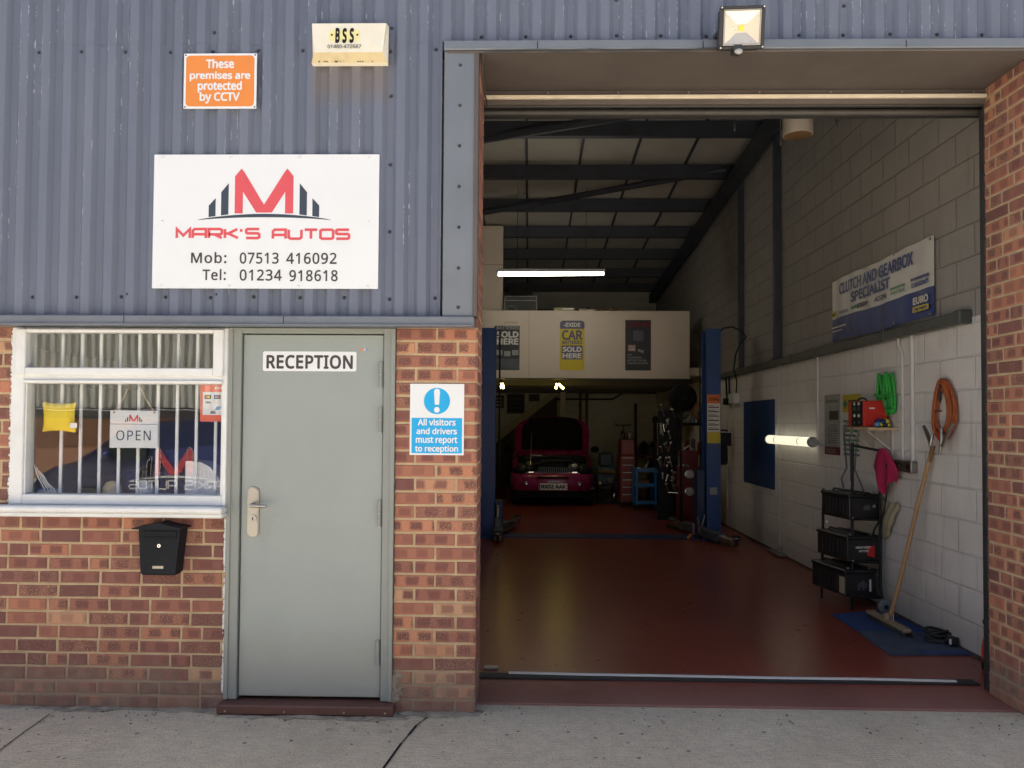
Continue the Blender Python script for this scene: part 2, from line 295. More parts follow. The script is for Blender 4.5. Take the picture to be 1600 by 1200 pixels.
# ------------------------------------------------------------------ mesh helpers
class MB:
    def __init__(s): s.v = []; s.f = []; s.mi = []; s.sm = []; s.uv = []; s.tint = []; s.mats = []; s.xf = None
    def m(s, name):
        if name not in s.mats: s.mats.append(name)
        return s.mats.index(name)
    def av(s, p):
        p = Vector(p)
        if s.xf is not None: p = s.xf @ p
        s.v.append(p); return len(s.v) - 1
    def face(s, idx, mat, smooth=False, uv=None, tint=None):
        s.f.append(tuple(idx)); s.mi.append(s.m(mat)); s.sm.append(smooth); s.uv.append(uv); s.tint.append(tint)
    def poly(s, pts, mat, smooth=False, uv=None, tint=None): s.face([s.av(p) for p in pts], mat, smooth, uv, tint)
    def box(s, x0, x1, y0, y1, z0, z1, mat, bev=0.0):
        if x0 > x1: x0, x1 = x1, x0
        if y0 > y1: y0, y1 = y1, y0
        if z0 > z1: z0, z1 = z1, z0
        b = min(bev, (x1 - x0) * .45, (y1 - y0) * .45, (z1 - z0) * .45)
        if b <= 0:
            p = [(x, y, z) for x in (x0, x1) for y in (y0, y1) for z in (z0, z1)]
            i = [s.av(q) for q in p]
            for f in ((0, 1, 3, 2), (4, 6, 7, 5), (0, 4, 5, 1), (2, 3, 7, 6), (0, 2, 6, 4), (1, 5, 7, 3)): s.face([i[k] for k in f], mat)
            return
        lo = (x0, y0, z0); hi = (x1, y1, z1); I = {}
        for sx in (0, 1):
            for sy in (0, 1):
                for sz in (0, 1):
                    for ax in range(3):
                        c = []
                        for k, sg in enumerate((sx, sy, sz)):
                            base = hi[k] if sg else lo[k]; c.append(base if k == ax else base + (-b if sg else b))
                        I[(sx, sy, sz, ax)] = s.av(c)
        for ax in range(3):
            o = [k for k in range(3) if k != ax]
            for sg in (0, 1):
                q = []
                for a, d in ((0, 0), (1, 0), (1, 1), (0, 1)):
                    k = [0, 0, 0]; k[ax] = sg; k[o[0]] = a; k[o[1]] = d; q.append(I[(*k, ax)])
                flip = (sg == 0) ^ (ax == 1)
                s.face(q[::-1] if flip else q, mat)
        for ax in range(3):
            o = [k for k in range(3) if k != ax]
            for a in (0, 1):
                for d in (0, 1):
                    k0 = [0, 0, 0]; k1 = [0, 0, 0]; k1[ax] = 1
                    k0[o[0]] = k1[o[0]] = a; k0[o[1]] = k1[o[1]] = d
                    s.face([I[(*k0, o[0])], I[(*k1, o[0])], I[(*k1, o[1])], I[(*k0, o[1])]], mat)
        for sx in (0, 1):
            for sy in (0, 1):
                for sz in (0, 1): s.face([I[(sx, sy, sz, k)] for k in range(3)], mat)
    def tube(s, path, r, mat, n=8, caps=True, closed=False):
        P = [Vector(p) for p in path]; k = len(P); rr = r if hasattr(r, '__len__') else [r] * k
        rings = []; up = None
        for i in range(k):
            if closed: d = P[(i + 1) % k] - P[i - 1]
            else: d = P[min(i + 1, k - 1)] - P[max(i - 1, 0)]
            d = d.normalized() if d.length > 1e-9 else Vector((0, 0, 1))
            if up is None: up = Vector((0, 0, 1)) if abs(d.z) < .9 else Vector((1, 0, 0))
            a = up - d * up.dot(d)
            if a.length < 1e-5: a = d.orthogonal()
            a.normalize(); b = d.cross(a); up = a
            rings.append([s.av(P[i] + (a * math.cos(2 * PI * j / n) + b * math.sin(2 * PI * j / n)) * rr[i]) for j in range(n)])
        for i in range(k if closed else k - 1):
            A, B = rings[i], rings[(i + 1) % k]
            for j in range(n): s.face([A[j], A[(j + 1) % n], B[(j + 1) % n], B[j]], mat, n > 5)
        if caps and not closed:
            for ring, fl in ((rings[0], True), (rings[-1], False)):
                c = [len(s.v) + q for q in range(n)]
                for q in ring: s.v.append(s.v[q].copy())
                s.face(c[::-1] if fl else c, mat)
    def cyl(s, p0, p1, r, mat, n=20, r1=None): s.tube([p0, p1], [r, r if r1 is None else r1], mat, n)
    def lathe(s, prof, o, mat, n=24, axis=2, smooth=True):
        # prof: (radius, height) pairs along an axis
        rings = []
        for (r, h) in prof:
            ring = []
            for j in range(n):
                a = 2 * PI * j / n; q = [0, 0, 0]; k = [(axis + 1) % 3, (axis + 2) % 3]
                q[axis] = h; q[k[0]] = r * math.cos(a); q[k[1]] = r * math.sin(a)
                ring.append(s.av((o[0] + q[0], o[1] + q[1], o[2] + q[2])))
            rings.append(ring)
        for A, B in zip(rings, rings[1:]):
            for j in range(n): s.face([A[j], A[(j + 1) % n], B[(j + 1) % n], B[j]], mat, smooth)
        s.face(rings[0][::-1], mat); s.face(rings[-1], mat)
    def prism(s, pts, d, mat, side=None, smooth=False):
        # pts: 3-D outline, pushed along the vector d
        d = Vector(d); A = [s.av(p) for p in pts]
        off = s.xf.to_3x3() @ d if s.xf is not None else d
        B = []
        for i in A: s.v.append(s.v[i] + off); B.append(len(s.v) - 1)
        s.face(A[::-1], mat); s.face(B, mat); n = len(A)
        for i in range(n): s.face([A[i], A[(i + 1) % n], B[(i + 1) % n], B[i]], side or mat, smooth)
    def grid(s, fn, nu, nv, mat, smooth=True):
        I = [[s.av(fn(i / nu, j / nv)) for j in range(nv + 1)] for i in range(nu + 1)]
        for i in range(nu):
            for j in range(nv): s.face([I[i][j], I[i + 1][j], I[i + 1][j + 1], I[i][j + 1]], mat, smooth)
    def sheet(s, fn, nu, nv, d, mat):
        # a thin sheet with real thickness
        d = Vector(d)
        s.grid(fn, nu, nv, mat); s.grid(lambda a, b: Vector(fn(a, b)) + d, nu, nv, mat)
        edge = [(i / nu, 0) for i in range(nu + 1)] + [(1, j / nv) for j in range(1, nv + 1)] + [(i / nu, 1) for i in range(nu - 1, -1, -1)] + [(0, j / nv) for j in range(nv - 1, 0, -1)]
        for k in range(len(edge)):
            a, b = edge[k], edge[(k + 1) % len(edge)]
            s.poly([fn(*a), fn(*b), Vector(fn(*b)) + d, Vector(fn(*a)) + d], mat)
    def blob(s, c, r, mat, n=14, k=9, jit=.0, seed=0):
        rx, ry, rz = r if hasattr(r, '__len__') else (r, r, r); c = Vector(c)
        def f(u, v):
            th = 2 * PI * u; ph = PI * v
            q = Vector((math.sin(ph) * math.cos(th), math.sin(ph) * math.sin(th), math.cos(ph)))
            w = 1 + jit * noise.noise(q * 2.1 + Vector((seed, seed * 1.7, 0)))
            return (c.x + q.x * rx * w, c.y + q.y * ry * w, c.z + q.z * rz * w)
        s.grid(f, n, k, mat)
    def build(s, name, parent=None, origin=None):
        if parent is not None: org = parent['_w'] if '_w' in parent else (0, 0, 0)
        else: org = origin if origin is not None else (0, 0, 0)
        org = Vector(org)
        me = bpy.data.meshes.new(name); me.from_pydata([tuple(p - org) for p in s.v], [], s.f)
        for k in s.mats: me.materials.append(MATS[k])
        me.polygons.foreach_set('material_index', s.mi); me.polygons.foreach_set('use_smooth', s.sm)
        if any(u is not None for u in s.uv):
            ul = me.uv_layers.new(name='UVMap'); i = 0
            for f, u in zip(s.f, s.uv):
                for k in range(len(f)): ul.data[i].uv = u[k] if u else (9, 9); i += 1
        if any(u is not None for u in s.tint):
            ca = me.color_attributes.new('tint', 'FLOAT_COLOR', 'CORNER'); i = 0
            for f, u in zip(s.f, s.tint):
                for k in range(len(f)): ca.data[i].color = (*u, 1) if u else (.5, .5, .5, 1); i += 1
        if not any(u is not None for u in s.uv):
            bm = bmesh.new(); bm.from_mesh(me); bmesh.ops.recalc_face_normals(bm, faces=bm.faces); bm.to_mesh(me); bm.free()
        me.update()
        o = bpy.data.objects.new(name, me); COL.objects.link(o)
        o['_w'] = tuple(org)
        if parent is not None: o.parent = parent
        else: o.location = org
        return o

def thing(name, label, cat, loc=(0, 0, 0), group=None):
    o = bpy.data.objects.new(name, None); COL.objects.link(o); o.location = loc; o['_w'] = tuple(loc)
    o.empty_display_size = .1; o['label'] = label; o['category'] = cat
    if group: o['group'] = group
    return o
def tag(o, label, cat, group=None):
    o['label'] = label; o['category'] = cat
    if group: o['group'] = group
    return o
def dup(o, parent=None):
    c = o.copy(); COL.objects.link(c)
    if parent is not None: c.parent = parent
    for ch in [x for x in COL.objects if x.parent == o]: dup(ch, c)
    return c

SANS = None
def text(mb, s, o, xd, ud, w=None, h=None, mat='black_ink', align='C', bold=0.0, depth=.0008, space=1.0, maxw=None):
    """lettering fitted to a width and/or a height; o is the anchor on the baseline, xd reading direction, ud up"""
    cu = bpy.data.curves.new('t', 'FONT'); cu.body = s; cu.size = 1; cu.space_character = space; cu.resolution_u = 3
    if SANS: cu.font = SANS
    ob = bpy.data.objects.new('t', cu); me = bpy.data.meshes.new_from_object(ob)
    co = [v.co.copy() for v in me.vertices]; polys = [tuple(p.vertices) for p in me.polygons]
    bpy.data.objects.remove(ob); bpy.data.curves.remove(cu); bpy.data.meshes.remove(me)
    if not co: return
    xs = [v.x for v in co]; ys = [v.y for v in co]; x0, x1, y0, y1 = min(xs) - bold, max(xs) + bold, min(ys), max(ys) + bold
    sy = (h / (y1 - max(y0, -.03))) if h else None; sx = (w / (x1 - x0)) if w else None
    if sx is None: sx = sy
    if sy is None: sy = sx
    xd = Vector(xd).normalized(); ud = Vector(ud).normalized(); nd = xd.cross(ud)
    ax = {'C': (x0 + x1) / 2, 'L': x0, 'R': x1}[align]; o = Vector(o)
    edges = {(p[k], p[(k + 1) % len(p)]) for p in polys for k in range(len(p))}
    rim = [e for e in edges if (e[1], e[0]) not in edges]
    # heavier strokes: the letter is printed several times, each print moved by the extra stroke width and a hair higher
    sh = [(0, 0)] if not bold else [(bold * math.cos(PI * k / 4), bold * math.sin(PI * k / 4)) for k in range(8)] + [(0, 0)]
    for n_, (dx, dy) in enumerate(sh):
        P = [o + xd * ((v.x + dx - ax) * sx) + ud * ((v.y + dy) * sy) for v in co]; dz = nd * (depth + .0001 * n_)
        for p in polys: mb.poly([P[q] + dz for q in p], mat)
        for a, b in rim: mb.poly([P[a], P[b], P[b] + dz, P[a] + dz], mat)

try:
    import os
    SANS = bpy.data.fonts.load(os.path.join(bpy.utils.system_resource('DATAFILES', path='fonts'), 'NotoSansMath-Regular.woff2'))
except Exception: SANS = None
STROKES = {  # squared wide letters drawn as bars on a 1 x 1 field
    'M': [[(0, 0), (0, 1), (.5, .28), (1, 1), (1, 0)]], 'A': [[(0, 0), (0, .82), (.14, 1), (1, 1), (1, 0)], [(0, .42), (1, .42)]],
    'R': [[(0, 0), (0, 1), (.86, 1), (1, .88), (1, .52), (.88, .40), (0, .40)], [(.42, .40), (1, 0)]], 'K': [[(0, 0), (0, 1)], [(0, .5), (.25, .5), (.95, 1)], [(.25, .5), (1, 0)]],
    "'": [[(.1, 1), (0, .68)]], 'S': [[(1, 1), (.1, 1), (0, .9), (0, .62), (.1, .52), (.9, .52), (1, .42), (1, .1), (.9, 0), (0, 0)]], 'U': [[(0, 1), (0, .14), (.14, 0), (.86, 0), (1, .14), (1, 1)]],
    'T': [[(0, 1), (1, 1)], [(.5, 1), (.5, 0)]], 'O': [[(.12, 0), (.88, 0), (1, .12), (1, .88), (.88, 1), (.12, 1), (0, .88), (0, .12), (.12, 0)]],
    'E': [[(1, 1), (0, 1), (0, 0), (1, 0)], [(0, .52), (.85, .52)]], 'P': [[(0, 0), (0, 1), (.82, 1), (1, .86), (1, .58), (.82, .44), (0, .44)]], 'N': [[(0, 0), (0, 1), (1, 0), (1, 1)]],
    'C': [[(1, .80), (.80, 1), (.20, 1), (0, .80), (0, .20), (.20, 0), (.80, 0), (1, .20)]], 'I': [[(0, 0), (0, 1)]], 'X': [[(0, 0), (1, 1)], [(0, 1), (1, 0)]],
    '0': [[(.2, 0), (.8, 0), (1, .18), (1, .82), (.8, 1), (.2, 1), (0, .82), (0, .18), (.2, 0)]], '2': [[(0, .82), (.2, 1), (.8, 1), (1, .82), (1, .62), (0, .08), (0, 0), (1, 0)]],
    'B': [[(0, 0), (0, 1), (.75, 1), (.95, .88), (.95, .62), (.8, .52), (0, .52)], [(.8, .52), (1, .42), (1, .12), (.8, 0), (0, 0)]], 'o': [[(.1, .25), (.9, .25), (.9, .75), (.1, .75), (.1, .25)]],
}
def stroke_text(mb, s, o, xd, ud, cw, ch, gap, th, mat, depth=.0008, widths={}):
    xd = Vector(xd).normalized(); ud = Vector(ud).normalized(); nd = xd.cross(ud); o = Vector(o); x = 0
    for ch_ in s:
        if ch_ == ' ': x += cw * widths.get(' ', .8); continue
        w = cw * widths.get(ch_, .12 if ch_ in "'I" else 1)
        for li, pl in enumerate(STROKES[ch_]):
            P = [Vector((x + p[0] * w, th / 2 + p[1] * (ch - th))) for p in pl]
            closed = (P[0] - P[-1]).length < 1e-6
            if closed: P = P[:-1]
            n = len(P); L = []; Rr = []
            for i in range(n):
                if closed: a, b = P[i] - P[i - 1], P[(i + 1) % n] - P[i]
                else: a = P[i] - P[i - 1] if i else P[1] - P[0]; b = P[i + 1] - P[i] if i < n - 1 else a
                a.normalize(); b.normalize(); na = Vector((-a.y, a.x)); nb = Vector((-b.y, b.x))
                mt = (na + nb); mt = mt.normalized() if mt.length > 1e-6 else na
                k = 1 / max(.45, mt.dot(na)); off = mt * (th / 2 * k)
                L.append(P[i] + off); Rr.append(P[i] - off)
            to = lambda q: o + xd * q.x + ud * q.y + nd * (depth * (1 + .02 * li))
            for i in range(n if closed else n - 1):
                j = (i + 1) % n
                q = [to(L[i]), to(Rr[i]), to(Rr[j]), to(L[j])]
                mb.poly(q, mat)
                for a, b in ((0, 3), (1, 2)): mb.poly([q[a], q[b], q[b] - nd * depth, q[a] - nd * depth], mat)
        x += w + gap
    return x - gap

def emblem(mb, o, xd, ud, w, mats=('logo_red', 'logo_grey'), depth=.0008, line=None, arc=True):
    """red M between stepped bars over a thin arc; o = middle of the M's foot, w = width of the M"""
    xd = Vector(xd).normalized(); ud = Vector(ud).normalized(); nd = xd.cross(ud); o = Vector(o); k = w / 404.
    def P(pts): return [o + xd * ((x - 773) * k) + ud * ((438 - y) * k) for x, y in pts]
    def put(pts, m):
        mb.prism(P(pts), nd * depth, m)
        if line:
            mb.tube([q + nd * depth for q in P(pts)], w * .009, line, 4, closed=True)
    put([(571, 438), (571, 182), (616, 128), (640, 160), (627, 288), (627, 438)], mats[0])
    put([(640, 160), (773, 378), (773, 432), (720, 432), (627, 288)], mats[0]) if not line else mb.prism(P([(640, 160), (773, 378), (773, 432), (720, 432), (627, 288)]), nd * depth, mats[0])
    put([(975, 438), (919, 438), (919, 288), (908, 160), (932, 128), (975, 182)], mats[0])
    put([(908, 160), (919, 288), (828, 432), (773, 432), (773, 378)], mats[0]) if not line else mb.prism(P([(908, 160), (919, 288), (828, 432), (773, 432), (773, 378)]), nd * depth, mats[0])
    for sg in (-1, 1):
        f = lambda x: 773 + sg * (x - 773)
        for q in ([(1018, 445), (1018, 230), (1069, 292), (1069, 452)], [(1107, 456), (1107, 333), (1154, 384), (1154, 463)]):
            put([(f(x), y) for x, y in q], mats[1])
    if arc:
        top = [(320 + i * 915 / 16, 482 - 41 * math.sin(PI * i / 16) ** .8) for i in range(17)]
        bot = [(320 + i * 915 / 16, 484 - 20 * math.sin(PI * i / 16) ** .8) for i in range(17)]
        for i in range(16): mb.prism(P([top[i], top[i + 1], bot[i + 1], bot[i]]), nd * depth, line or mats[1])

# ------------------------------------------------------------------ brickwork laid brick by brick
def bricks(mb, u0, u1, z0, z1, f, pattern='run', seed=0, tone=.36):
    """f(u, z, d) -> world; d is the distance out of the wall. Rows of 75 mm counted from z = 0."""
    rr = random.Random(seed); H, J = .0625, .0125
    mb.poly([f(u0, z0, -.0045), f(u1, z0, -.0045), f(u1, z1, -.0045), f(u0, z1, -.0045)], 'mortar', uv=[(9, 9)] * 4)
    k0 = int(math.floor(z0 / .075)); k1 = int(math.ceil(z1 / .075))
    for k in range(k0, k1):
        za, zb = max(z0, k * .075 + J / 2), min(z1, k * .075 + J / 2 + H)
        if zb - za < .015: continue
        lst = []; u = u0 - (.1125 if k % 2 else 0) - (.06 if pattern == 'run' and k % 4 > 1 else 0)
        if pattern == 'pier':
            seq = [.1025, .2125, .1025] if k % 2 == 0 else [.215, .215]; sc = ((u1 - u0) - J * (len(seq) - 1)) / sum(seq); u = u0
            for q in seq: lst.append((u, u + q * sc)); u += q * sc + J
        else:
            while u < u1:
                q = .215 if rr.random() > .2 else .1025
                lst.append((u, u + q)); u += q + J
        for a, b in lst:
            a2, b2 = max(a, u0), min(b, u1)
            if b2 - a2 < .03: continue
            t = (min(1, max(0, rr.gauss(tone, .23))), rr.random(), rr.random()); bv = .0045; d0 = rr.uniform(-.0015, .0012)
            jit = lambda: rr.uniform(-.0018, .0018)
            o = [(a2 + jit(), za + jit()), (b2 + jit(), za + jit()), (b2 + jit(), zb + jit()), (a2 + jit(), zb + jit())]
            sg = [(1, 1), (-1, 1), (-1, -1), (1, -1)]
            fr = [mb.av(f(x + s_[0] * bv, z + s_[1] * bv, d0)) for (x, z), s_ in zip(o, sg)]
            md = [mb.av(f(x, z, d0 - .004)) for x, z in o]; bk = [mb.av(f(x, z, -.013)) for x, z in o]
            uvs = [(x - a2, z - za) for x, z in o]
            mb.face(fr, 'brick', uv=uvs, tint=t)
            for A, B in ((md, fr), (bk, md)):
                for i in range(4):
                    j = (i + 1) % 4; mb.face([A[i], A[j], B[j], B[i]], 'brick', uv=[uvs[i], uvs[j], uvs[j], uvs[i]], tint=t)
FRONT = lambda u, z, d: (u, -d, z)

# ================================================================== THE SETTING
g = MB(); g.poly([(-400, -400, 0), (400, -400, 0), (400, 400, 0), (-400, 400, 0)], 'concrete'); gr = g.build('ground'); gr['kind'] = 'structure'
g = MB(); pts = [(-.52, -.02), (-.55, -.10), (-.575, -.16), (-.60, -.30), (-.62, -.40), (-.655, -.67), (-.80, -1.6), (-1.0, -3.2), (-1.3, -6)]
for (a, b), (c, d) in zip(pts, pts[1:]):
    w = .0055 + rnd.uniform(-.003, .003); g.poly([(a - w, b, .004), (c - w, d, .004), (c + w, d, .004), (a + w, b, .004)], 'gap_black')
j = g.build('ground_joint'); j['kind'] = 'structure'
g = MB(); pts = [(-2.56, -.10), (-2.54, -.35), (-2.515, -.55), (-2.45, -1.4), (-2.3, -3.6)]
for (a, b), (c, d) in zip(pts, pts[1:]): g.poly([(a - .0035, b, .004), (c - .0035, d, .004), (c + .0035, d, .004), (a + .0035, b, .004)], 'moss_dirt')
j = g.build('ground_joint'); j['kind'] = 'structure'
g = MB(); g.box(-3.4, 3.05, .14, 14.5, -.05, .012, 'floor_paint', .006); fl = g.build('floor'); fl['kind'] = 'structure'
# crumbled mortar and dirt along the foot of the wall
g = MB(); x = -4.5
while x < -.25:
    w = rnd.uniform(.04, .13); d = rnd.uniform(.02, .075) * (1.0 if not -1.66 < x < -.72 else .6); h = rnd.uniform(.004, .015)
    if -1.66 < x < -.72: y0 = -.085
    else: y0 = 0.004
    g.blob((x, y0, 0), (w, d, h), 'crumble', 9, 6, .6, x * 7); x += w * .9
for _ in range(240):
    x = rnd.uniform(-4, 3.2); y = -abs(rnd.gauss(0, .22)) - (.02 if x < -.3 else -.1); q = rnd.uniform(.002, .006)
    g.blob((x, y, q * .4), (q * rnd.uniform(.8, 1.6), q, q * .7), 'crumble' if rnd.random() < .6 else 'moss_dirt', 6, 4, .5, x)
o = g.build('debris'); o['kind'] = 'stuff'; tag(o, 'crumbs of mortar and grit along the foot of the brick wall', 'debris')
g = MB()
for _ in range(26):
    x = rnd.uniform(-1.05, -.6); y = rnd.uniform(-.30, -.12); a = rnd.uniform(0, PI); l = rnd.uniform(.03, .10)
    g.tube([(x, y, .006), (x + l * math.cos(a) * .5, y + l * math.sin(a) * .3, .010 + rnd.random() * .012), (x + l * math.cos(a), y + l * math.sin(a) * .5, .006)], .0013, 'dry_stalk', 4)
o = g.build('straw'); o['kind'] = 'stuff'; tag(o, 'dry straw stalks lying in front of the door step', 'straw')

# ================================================================== THE WORKSHOP BUILDING
B = thing('workshop_building', 'brick workshop with grey blue corrugated cladding, grey door and wide open vehicle bay', 'building')
SOF, OL, OR = 3.60, -.286, 2.70
mb = MB()
bricks(mb, -6.0, -1.664, 0, 1.062, FRONT, seed=3); bricks(mb, -6.0, -2.874, 1.0625, 2.1, FRONT, seed=4)
mb.build('brick_wall', B)
mb = MB(); bricks(mb, -.735, OL, 0, 2.1, FRONT, 'pier', 5, .58)
bricks(mb, 0, .39, .012, SOF, lambda u, z, d: (OL + d, u, z), seed=6)
mb.build('brick_pier', B)
mb = MB(); bricks(mb, OR, 3.49, 0, SOF, FRONT, seed=8); bricks(mb, 3.492, 7.0, 0, 2.1, FRONT, seed=12)
bricks(mb, 0, .40, .012, SOF, lambda u, z, d: (OR - d, .40 - u, z), seed=9, tone=.5)
mb.build('brick_pier', B)
# cores of the walls (block work behind the brick skin)
mb = MB()
mb.box(-6, -1.66, .012, .12, 0, 1.055, 'dim_wall'); mb.box(-6, -2.88, .014, .12, 1.055, 2.1, 'dim_wall'); mb.box(-.733, OL - .014, .012, .385, 0, SOF, 'dim_wall')
mb.box(OR + .014, 3.05, .014, .395, 0, SOF, 'dim_wall'); mb.box(-6, -.733, .016, .12, 2.10, 4.96, 'dim_wall'); mb.box(-.733, 3.6, .016, .40, 3.64, 4.96, 'dim_wall'); mb.box(3.49, 7.0, .02, .13, .0, 4.95, 'dim_wall'); mb.box(6.9, 6.99, .135, 14.6, .0, 4.9, 'far_brick')
mb.build('inner_leaf', B)

def corrug(mb, x0, x1, z0, z1, pitch=.1235):
    prof = [(0, -.036), (.032, -.036), (.054, -.060), (.098, -.060), (.120, -.036), (pitch, -.036)]
    n = int(math.ceil((x1 - x0) / pitch)); hz = [z0, z1]
    pts = []
    for i in range(n):
        for a, y in prof[:-1]:
            x = x0 + i * pitch + a
            if x < x1: pts.append((x, y))
    for (xa, ya), (xb, yb) in zip(pts, pts[1:]):
        L = math.hypot(xb - xa, yb - ya); near = .006
        # u counts from the nearest arris, split mid-face so that both edges can show wear
        xm, ym = (xa + xb) / 2, (ya + yb) / 2
        mb.poly([(xa, ya, z0), (xm, ym, z0), (xm, ym, z1), (xa, ya, z1)], 'cladding_paint', uv=[(0, 0), (L / 2, 0), (L / 2, 1), (0, 1)])
        mb.poly([(xm, ym, z0), (xb, yb, z0), (xb, yb, z1), (xm, ym, z1)], 'cladding_paint', uv=[(L / 2, 0), (0, 0), (0, 1), (L / 2, 1)])
    return pts
mb = MB()
X0 = -5.976
corrug(mb, X0, -.46, 2.150, 3.66); corrug(mb, X0, 3.5, 3.661, 5.06); corrug(mb, 3.4995, 7.0, 2.150, 5.06)
def screw(mb, x, z, y=-.036, r=.0085):
    mb.tube([(x, y + .001, z), (x, y - .004, z), (x, y - .009, z)], [r * 1.25, r, r * .55], 'screw_dark', 8)
vx = lambda i: X0 + i * .1235 + .017
i0 = 26
for i in range(20, 78):
    x = vx(i)
    if x > 3.6: break
    if i % 2 == 0 and x < -.5:
        screw(mb, x + rnd.uniform(-.006, .006), 2.255 + rnd.uniform(-.006, .006)); screw(mb, x + rnd.uniform(-.006, .006), 3.625 + rnd.uniform(-.006, .006))
        if rnd.random() < .3: screw(mb, x + .045, 2.27, -.058, .006)
    if i % 2 == 0 and x > -.5: screw(mb, x + rnd.uniform(-.006, .006), 3.70 + rnd.uniform(-.004, .004))
for x, zs in ((vx(34), (2.62, 2.99, 3.36, 3.73)), (vx(42), (2.62, 2.99, 3.37, 3.75)), (vx(55), (3.92,)), (vx(62), (3.86,)), (vx(52), (3.9,))):
    for z in zs: screw(mb, x, z)
mb.build('cladding', B)
mb = MB(); mb.box(-.474, -.300, -.082, -.024, 2.151, 3.599, 'trim_grey', .004)
for k in range(7): screw(mb, -.388, 2.19 + k * .222 + (.0 if k else .01), -.082, .008)
mb.build('corner_trim', B)
mb = MB(); mb.box(-6, -.30, -.105, .01, 2.096, 2.149, 'flash_grey', .006); mb.box(-6, -.31, -.118, -.104, 2.094, 2.104, 'flash_grey', .003)
for x in (-3.2, -2.2, -1.33): mb.box(x, x + .003, -.1065, -.10, 2.106, 2.146, 'gap_black')
mb.build('drip_flashing', B)
mb = MB(); mb.box(3.5, 7.0, -.105, .01, 2.096, 2.149, 'flash_grey', .006); mb.build('drip_flashing', B)
mb = MB(); mb.box(-.476, 3.5, -.098, -.02, 3.600, 3.652, 'flash_grey', .005); mb.box(-.476, 3.5, -.060, -.015, 3.651, 3.664, 'flash_grey', .002)
for x in (.03, .92, 2.0): mb.box(x, x + .004, -.0995, -.09, 3.603, 3.64, 'gap_black')
mb.build('lintel_flashing', B)
mb = MB(); mb.box(OL - .17, 3.0, -.09, .40, 3.586, 3.599, 'soffit_brown', .003); mb.box(OL - .17, 3.04, .385, .40, 3.50, 3.585, 'soffit_brown', .003)
mb.box(-.31, -.286, -.09, .0, 2.151, 3.585, 'soffit_brown', .002)
mb.build('soffit_panel', B)
# soft roof, ceiling, rear and flanks
RZ = lambda y: 5.563 - .0705 * (y - 5.2) if y > 5.2 else 5.563 - .118 * (5.2 - y)
mb = MB()
mb.prism([(-6, .0, RZ(0) + .12), (-6, 5.2, RZ(5.2) + .12), (-6, 16, RZ(16) + .12), (-6, 16, RZ(16) + .04), (-6, 5.2, RZ(5.2) + .04), (-6, .0, RZ(0) + .04)], (13.0, 0, 0), 'roof_outer')
for ya, yb in ((.13, 5.2), (5.2, 14.6)): mb.poly([(-3.6, ya, RZ(ya)), (3.2, ya, RZ(ya)), (3.2, yb, RZ(yb)), (-3.6, yb, RZ(yb))], 'roof_panel')
for i in range(9):
    x = -3.2 + i * .78
    for ya, yb in ((.2, 5.19), (5.2, 14.4)): mb.prism([(x, ya, RZ(ya) - .004), (x, yb, RZ(yb) - .004), (x, yb, RZ(yb) - .03), (x, ya, RZ(ya) - .03)], (.035, 0, 0), 'dark_steel')
mb.build('roof', B)
for y in (1.4, 2.9, 4.3, 5.7, 7.1, 8.5, 9.9, 11.3, 12.7, 14.0):
    mb = MB(); z = RZ(y) - .031; mb.box(-3.5, 3.0, y - .035, y + .035, z - .19, z, 'dark_steel', .004); mb.box(-3.5, 3.0, y - .035, y + .06, z - .20, z - .19, 'dark_steel'); mb.build('purlin', B)
mb = MB(); mb.prism([(2.86, .7, RZ(.7) - .24), (2.86, 5.2, RZ(5.2) - .24), (2.86, 14.3, RZ(14.3) - .24), (2.86, 14.3, RZ(14.3) - .44), (2.86, 5.2, RZ(5.2) - .44), (2.86, .7, RZ(.7) - .44)], (.13, 0, 0), 'dark_steel'); mb.build('rafter', B)
mb = MB(); mb.tube([(-1.6, 8.8, 5.02), (2.86, 7.0, 5.30)], .05, 'dark_steel', 6); mb.tube([(-1.9, 6.2, 5.25), (2.86, 4.6, 5.42)], .06, 'dark_steel', 6); mb.build('brace', B)
mb = MB(); mb.box(3.05, 3.30, .396, 14.6, 2.33, 6.0, 'block_grey'); mb.build('upper_side_wall', B)
mb = MB(); mb.box(3.046, 3.30, .396, 14.6, 0, 2.33, 'block_white'); mb.box(3.03, 3.045, 1.0, 14.4, .012, .03, 'moss_dirt'); mb.build('lower_side_wall', B)
mb = MB(); mb.box(-3.7, -3.4, .13, 14.6, 0, 6.0, 'back_white'); mb.build('side_wall', B)
mb = MB(); mb.box(-3.7, 3.3, 14.4, 14.6, 0, 6.0, 'back_white'); mb.build('back_wall', B)
for y, x in ((5.2, 2.97), (6.82, 2.985)):
    mb = MB(); mb.box(x, 3.05, y - .045, y + .045, 2.38, 5.3, 'dark_steel', .004); mb.box(x - .02, 3.05, y - .07, y + .07, 2.375, 2.39, 'dark_steel'); mb.build('column', B)
mb = MB(); mb.box(2.975, 3.045, 1.2, 9.3, 2.292, 2.372, 'trunk_grey', .006); mb.box(2.955, 3.045, 1.14, 1.22, 2.286, 2.380, 'trunk_grey', .008)
for y in (2.3, 3.9, 4.6, 6.1): mb.box(2.965, 2.98, y, y + .05, 2.285, 2.38, 'trunk_grey', .003)
mb.build('trunking', B)
